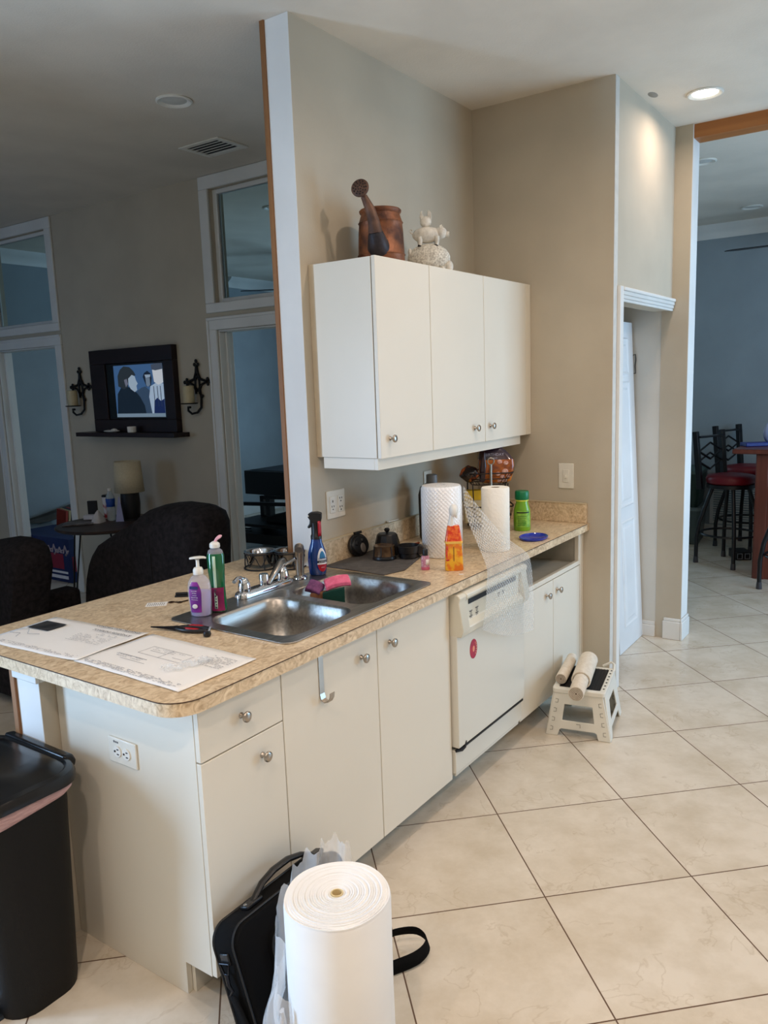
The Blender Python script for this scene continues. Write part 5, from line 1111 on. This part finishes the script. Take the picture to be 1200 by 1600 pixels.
MB().cyl((0, 0, .215), (0, 0, .32), .012).ell((0, 0, .34), (.028, .028, .035), 14, 10).build('bulb', WHITEP, p)
TT = TZ + .0006
p = T('water_bottle', 'clear plastic water bottle with a blue label on the round side table', 'bottle', (2.285, 3.455, TT), RV)
MB().lathe([(.026, 0), (.032, .006), (.032, .10), (.029, .12), (.032, .14), (.030, .18), (.013, .215), (.012, .225)], n=24).build('body', M('clear_pet', (196, 214, 222), .08, alpha=.45, spec=.9, bump=.8, bscale=120), p)
MB().lathe([(.0328, .105), (.030, .122), (.0328, .142), (.0328, .165)], n=24, cap0=False, cap1=False).build('label', M('blue_wrap', (20, 66, 150), .4), p, solid=.0004)
MB().lathe([(.0135, .220), (.0135, .238), (0, .239)], n=18).build('cap', WHITEP, p)
p = T('paper_cup', 'tall white and red drink cup with a dark lid on the side table', 'cup', (2.345, 3.575, TT))
MB().lathe([(.0, 0), (.028, 0), (.038, .165), (0, .165)], n=24).build('cup', M('red_white_cup', (214, 208, 206), .5, c2=(178, 40, 48), scale=14, detail=1, mixpos=(.42, .5)), p)
MB().lathe([(.040, .163), (.040, .173), (.033, .179), (0, .179)], n=24).build('cup_lid', BLACKP, p)
tag(MB().box(-.035, -.012, 0, .035, .012, .125).build('picture_frame', BLACKM, loc=(2.325, 3.735, TT), rz=RV, bevel=.002), 'black upright frame standing at the left of the side table', 'frame')
tag(MB().rings([[(x * w_, y * w_ * .7, z) for (x, y) in rrect(-1, -1, 1, 1, .5, 3)] for (w_, z) in ((.055, 0), (.05, .02), (.034, .05), (.018, .075), (.004, .09))]).build('tissue', M('tissue_white', (196, 192, 192), .9, bump=.8, bscale=60), loc=(2.185, 3.475, TT), rz=.4), 'crumpled white tissue in front of the red and white cup', 'tissue')
tag(MB().box(-.05, -.03, 0, .05, .03, .032).build('small_box', M('white_box', (200, 198, 204), .6), loc=(2.215, 3.600, TT + .012), rz=RV, bevel=.003), 'small white box on the side table by the magazines', 'box')
tag(MB().box(-.10, -.07, 0, .10, .07, .006).box(-.09, -.08, .006, .11, .055, .011).build('magazine', M('grey_magazine', (120, 116, 118), .5, c2=(60, 54, 54), scale=12), loc=(2.07, 3.56, TT), rz=-.7), 'thin magazines lying on the near edge of the side table', 'magazine')
tag(MB().rings([[(-.03, 0, z0), (.03, 0, z0), (.03, .004, z0), (-.03, .004, z0)] if z0 < .01 else [(-.004, .02, z0), (.004, .02, z0), (.004, .024, z0), (-.004, .024, z0)] for z0 in (0, .18)]).build('folded_napkin', M('lilac_paper', (150, 152, 186), .8), loc=(2.275, 3.350, TT), rz=RV), 'pale folded paper triangle in front of the black lamp base', 'paper')

# sofa : back outline in (y,z), seen from behind
p = T('recliner_sofa', 'charcoal fabric recliner sofa seen from behind, beyond the peninsula', 'sofa', (1.60, 0, 0))
outl = [(1.58, .06), (1.565, .40), (1.540, .70), (1.522, .90), (1.520, 1.01), (1.545, 1.062), (1.62, 1.086), (1.76, 1.090), (1.86, 1.080), (1.97, 1.060), (2.06, 1.005), (2.17, .955), (2.285, .905), (2.385, .855), (2.455, .785), (2.495, .69), (2.52, .57), (2.54, .44), (2.58, .32), (2.60, .06)]
MB().rings([[(x, 2.1 + (y - 2.1) * s_, .06 + (z - .06) * s_) for (y, z) in outl] for (x, s_) in ((-.24, .90), (-.20, .96), (-.14, .985), (-.03, 1.0), (.02, .985), (.05, .92))]).build('backrest', SOFA, p, ang=70)
MB().rings([[(x, y, z) for (y, z) in rrect(1.66, .30, 2.50, .50, .05, 4)] for x in (.06, .50)]).build('seat_cushion', SOFA, p, bevel=.03, seg=3)
for y in (1.56, 2.50): MB().box(.052, y, .05, .54, y + .12, .60).build('armrest', SOFA, p, bevel=.05, seg=4)
MB().tube([(-.225, 1.88, 1.03), (-.243, 1.87, .84), (-.245, 1.86, .45)], .004, 6).build('seam', M('charcoal_seam', (22, 20, 22), .9), p)
p = T('armchair', 'charcoal fabric recliner armchair at the left edge beyond the peninsula', 'armchair', (1.10, 0, 0))
outl = [(2.50, .06), (2.482, .45), (2.410, .68), (2.362, .82), (2.370, .885), (2.415, .915), (2.50, .924), (2.59, .922), (2.72, .90), (2.86, .875), (3.02, .86), (3.09, .82), (3.12, .68), (3.11, .06)]
MB().rings([[(x, 2.72 + (y - 2.72) * s_, .06 + (z - .06) * s_) for (y, z) in outl] for (x, s_) in ((-.20, .90), (-.16, .955), (-.10, .98), (-.03, 1.0), (.0, .985), (.02, .93))]).build('backrest', SOFA, p, ang=70)
MB().box(.025, 2.62, .30, .33, 3.04, .46).build('seat_cushion', SOFA, p, bevel=.05, seg=3)
for y in (2.60, 3.0): MB().box(.022, y, .05, .32, y + .14, .55).build('armrest', SOFA, p, bevel=.03, seg=4)

# ================================================================ BEYOND THE LEFT DOORWAY
p = T('cardboard_box', 'large blue printed cardboard box on the floor beyond the left doorway', 'box', (3.10, 5.35, 0), 0)
BLUEB = M('blue_carton', (22, 44, 96), .6, c2=(18, 38, 84), scale=5)
MB().box(-.32, -.55, 0, .12, .36, .40).build('carton', BLUEB, p, bevel=.004)
MB().box(-.3225, -.45, .12, -.3205, -.10, .26).box(-.3, -.5525, .10, .08, -.5505, .24).build('red_panel', M('red_panel', (140, 34, 60), .6), p)
m = MB()
for k in range(5): m.tube([(-.3225, -.12 - k * .085, .27), (-.3225, -.15 - k * .085, .34 - .02 * (k % 2)), (-.3225, -.18 - k * .085, .27), (-.3225, -.15 - k * .085, .25 + .03 * (k % 2)), (-.3225, -.20 - k * .085, .30)], .008, 5)
m.build('printing', M('pinkish_print', (190, 176, 186), .6), p)
MB().box(-.3225, -.50, .03, -.3205, .30, .06).box(-.3225, -.50, .08, -.3205, .30, .10).build('white_stripe', WH, p)
p = T('storage_basket', 'dark woven basket holding books beside the blue box', 'basket', (3.40, 5.78, 0))
MB().rings([[(x * a, y * b_, z) for (x, y) in rrect(-1, -1, 1, 1, .3, 5)] for (a, b_, z) in ((.075, .12, 0), (.085, .13, .25), (.09, .14, .36))], cap1=False).build('weave', M('dark_wicker', (48, 46, 46), .9, bump=1.0, bscale=90), p, solid=.008)
for i, c in enumerate(((170, 60, 50), (190, 170, 130), (60, 60, 80), (160, 60, 60))): tag(MB().box(-.012, -.08, .0, .012, .08, .26).build('book', M('book_cover_%s' % 'abcd'[i], c, .6), loc=(3.34 + i * .034, 5.77, .27), rot=(.12, .05, 0), bevel=.002), 'upright %s book in the dark basket beyond the left doorway' % ('red', 'tan', 'navy', 'brick coloured')[i], 'book', 'books in the dark basket')
tag(MB().rings([[(x, y, z) for (x, z) in ((-.02, 0), (.22, 0), (.24, .31), (-.02, .33))] for y in (-.10, .06)]).build('white_bin', M('pale_bin', (170, 176, 172), .6), loc=(3.515, 5.82, .001), bevel=.01), 'pale squarish bin on the floor right of the dark basket', 'bin')
m = MB().rings([[(x, y, z) for (x, z) in ((-.32, .62 - a), (-.1, .68 - a), (.2, .74 - a), (.36, .76 - a))] for (y, a) in ((0, 0), (.02, .0))])
tag(MB().grid(lambda u, v: (-.36 + .70 * u, .06 * math.sin(PI * v), .12 * u - .10 * (1 - v) * math.sin(PI * u * .8)), 14, 6).build('folded_umbrella', M('grey_cover', (92, 92, 88), .9), loc=(3.36, 5.98, .43), solid=.006), 'grey curved cover leaning above the basket beyond the left doorway', 'cover')

# ================================================================ BEYOND THE RIGHT DOORWAY
BLK = M('black_table', (12, 12, 14), .4)
p = T('game_table', 'black game table with deep sides seen through the doorway', 'table', (5.66, 4.30, 0))
MB().box(-.55, -1.2, .50, .42, .60, .765).build('side_box', BLK, p, bevel=.006)
MB().box(-.50, -1.15, .7655, .38, .55, .771).build('playfield', M('dark_felt', (22, 34, 44), .7), p)
for (x, y) in ((-.48, .30), (.34, .30), (-.48, -.9), (.34, -.9)): MB().box(x - .04, y - .04, 0, x + .04, y + .04, .4995).build('leg', BLK, p)
p = T('low_bench', 'black slatted metal bench shelf in front of the game table', 'bench', (4.62, 4.15, 0), math.radians(2))
MB().beam((-.1, .33, .0), (-.1, .33, .52), .035, .05).beam((-.1, -.75, .0), (-.1, -.75, .56), .035, .05).beam((.35, .33, .0), (.35, .33, .52), .035, .05).beam((-.1, .33, .50), (-.1, -.75, .54), .035, .035).beam((.35, .33, .50), (.35, -.75, .54), .035, .035).build('frame', BLK, p)
MB().box(-.12, -.80, .27, .38, .42, .30).box(-.12, -.80, .10, .38, .36, .20).build('shelf', BLK, p)
for z in (.22, .245): MB().box(-.12, .10, z, -.10, .42, z + .010).build('slat', BLK, p)
tag(MB().rings([[(x, y, z) for (y, z) in ((-.6, 0), (.12, 0), (.10, .07), (-.16, .13), (-.6, .12))] for x in (-.02, .28)]).build('duffel_bag', M('black_bag_fabric', (18, 20, 24), .8), loc=(4.63, 4.02, .304), bevel=.015), 'black bag lying on the bench shelf beyond the doorway', 'bag')

# ================================================================ FAR ROOM ON THE RIGHT
STL = M('stool_black', (14, 15, 20), .38); STR = M('red_vinyl', (112, 14, 30), .42)
def stool(loc, rz, label):
    t = T('bar_stool', label, 'stool', loc, rz, 'red seated bar stools')
    MB().lathe([(.0, .715), (.19, .715), (.20, .73), (.205, .76), (.19, .785), (.12, .797), (0, .80)], n=32, sx=1.0, sy=1.0).build('seat', STR, t, ang=60)
    MB().lathe([(.15, .675), (.20, .68), (.20, .712), (0, .712)], n=28).build('seat_pan', STL, t)
    for (dx, dy) in ((-1, -1), (1, -1), (1, 1), (-1, 1)):
        l_ = MB().tube([(dx * .10, dy * .10, .69), (dx * .135, dy * .135, .54), (dx * .175, dy * .175, .36), (dx * .190, dy * .190, .22), (dx * .19, dy * .19, .02)], .017, 10).build('leg', STL, t, ang=70)
        MB().lathe([(.021, 0), (.022, .004), (.019, .05), (.018, .055)], (dx * .19, dy * .19, 0), n=14).build('foot_cap', M('foot_cap', (60, 60, 66), .4), l_)
    MB().tube([(.235 * math.cos(2 * PI * i / 36), .235 * math.sin(2 * PI * i / 36), .27) for i in range(36)], .010, 8, closed=True).build('foot_ring', STL, t)
    for s in (-1, 1): MB().beam((s * .165, .185, .66), (s * .175, .240, 1.165), .042, .046).build('back_post', STL, t, bevel=.004)
    MB().beam((-.16, .226, 1.115), (.16, .226, 1.115), .07, .014).build('top_rail', STL, t)
    m = MB()
    for z in (.90, .99): m.tube([(-.155, .215, z - .0), (0, .215, z - .075)], .010, 6); m.tube([(.155, .215, z), (0, .215, z - .075)], .008, 6)
    for z in (.95, 1.04): m.tube([(-.155, .220, z - .075 + .02), (.0, .22, z + .02)], .008, 6); m.tube([(.155, .22, z - .055), (0, .22, z + .02)], .008, 6)
    m.build('lattice', STL, t)
    return t
stool((6.07, -.05, 0), math.radians(-25), 'red seated black bar stool at the corner of the bar nearest the kitchen opening')
stool((6.86, -.04, 0), math.radians(-25), 'red seated black bar stool farther back behind the first one')
stool((5.334, -.70, 0), math.radians(150), 'black bar stool cut off by the right edge in front of the bar')
RW = wood('cherry_wood', (112, 56, 42), (74, 34, 26), axis=2, rough=.35)
p = T('bar_counter', 'reddish wooden bar with panelled sides in the far room', 'bar', (0, 0, 0))
MB().box(5.60, -2.1, 0, 6.02, -.335, 1.015).build('base', RW, p, bevel=.003)
MB().box(5.592, -.345, 0, 5.66, -.328, 1.015).box(5.585, -.42, 0, 5.60, -.335, 1.015).build('corner_post', RW, p, bevel=.003)
MB().prism([(5.52, -2.2), (6.16, -2.2), (6.16, -.16), (5.52, -.16)], 1.022, 1.06, 'z').build('bar_top', RW, p, bevel=.008, seg=3)
MB().box(5.598, -1.6, .30, 5.6005, -.46, .31).build('panel_groove', M('dark_groove', (50, 22, 18), .8), p)
p = T('chip_bag', 'white and blue snack bag on the bar at the right edge', 'bag', (6.0, -.375, 1.061), RV)
MB().ell((0, 0, .10), (.075, .04, .10), 20, 14).build('bag', M('white_blue_wrap', (200, 206, 214), .3, c2=(70, 96, 160), scale=9, detail=1), p)
tag(MB().box(-.10, -.06, 0, .10, .06, .03).build('blue_tray', M('blue_tray', (26, 44, 130), .4), loc=(5.86, -.27, 1.061), rz=RV, bevel=.005), 'flat dark blue tray on the bar beside the snack bag', 'tray')
p = T('floor_register', 'white louvred return air grille low on the far wall behind the stools', 'grille', (XF, .13, .34), -PI / 2)
m = MB().box(-.24, -.012, -.20, -.21, 0, .20).box(.21, -.012, -.20, .24, 0, .20).box(-.21, -.012, .17, .21, 0, .20).box(-.21, -.012, -.20, .21, 0, -.17)
m.build('frame', TRIM, p)
for i in range(14): MB().obox((0, -.006, -.155 + i * .0238), (.42, .014, .003), Matrix.Rotation(math.radians(40), 3, 'X')).build('louvre', TRIM, p)
p = T('storage_tote', 'dark green lidded plastic tote stacked on a clear bin beside the wall edge', 'tote', (6.95, .575, .372), .1)
MB().rings([rr(-.22, -.17, .22, .17, .04, 0), rr(-.25, -.20, .25, .20, .04, .33)]).build('tub', M('green_tote', (24, 52, 46), .5), p)
MB().rings([rr(-.26, -.21, .26, .21, .04, .33), rr(-.26, -.21, .26, .21, .04, .36), rr(-.24, -.19, .24, .19, .04, .37)]).build('tote_lid', M('grey_green_lid', (70, 92, 88), .5), p)
p = T('clear_bin', 'cloudy clear plastic bin on the floor under the dark green tote', 'bin', (6.95, .575, .001), .1)
MB().rings([rr(-.23, -.18, .23, .18, .04, 0), rr(-.26, -.205, .26, .205, .04, .34)]).build('tub', M('cloudy_bin', (84, 100, 100), .4, alpha=.85), p)
MB().rings([rr(-.265, -.21, .265, .21, .04, .34), rr(-.265, -.21, .265, .21, .04, .37)]).build('bin_lid', M('cloudy_lid', (110, 124, 124), .4), p)
p = T('extension_block', 'small grey wire cage gadget on the floor between the stool legs', 'gadget', (6.32, -.10, .001), .5)
MB().box(-.10, -.07, 0, .10, .07, .075).build('body', BLACKP, p, bevel=.006)
for y in (-.03, .035): MB().tube([(-.108, y - .02, .015), (-.108, y + .02, .015), (-.108, y + .02, .06), (-.108, y - .02, .06)], .004, 6, closed=True).build('loop', M('light_grey', (150, 152, 156), .5), p)
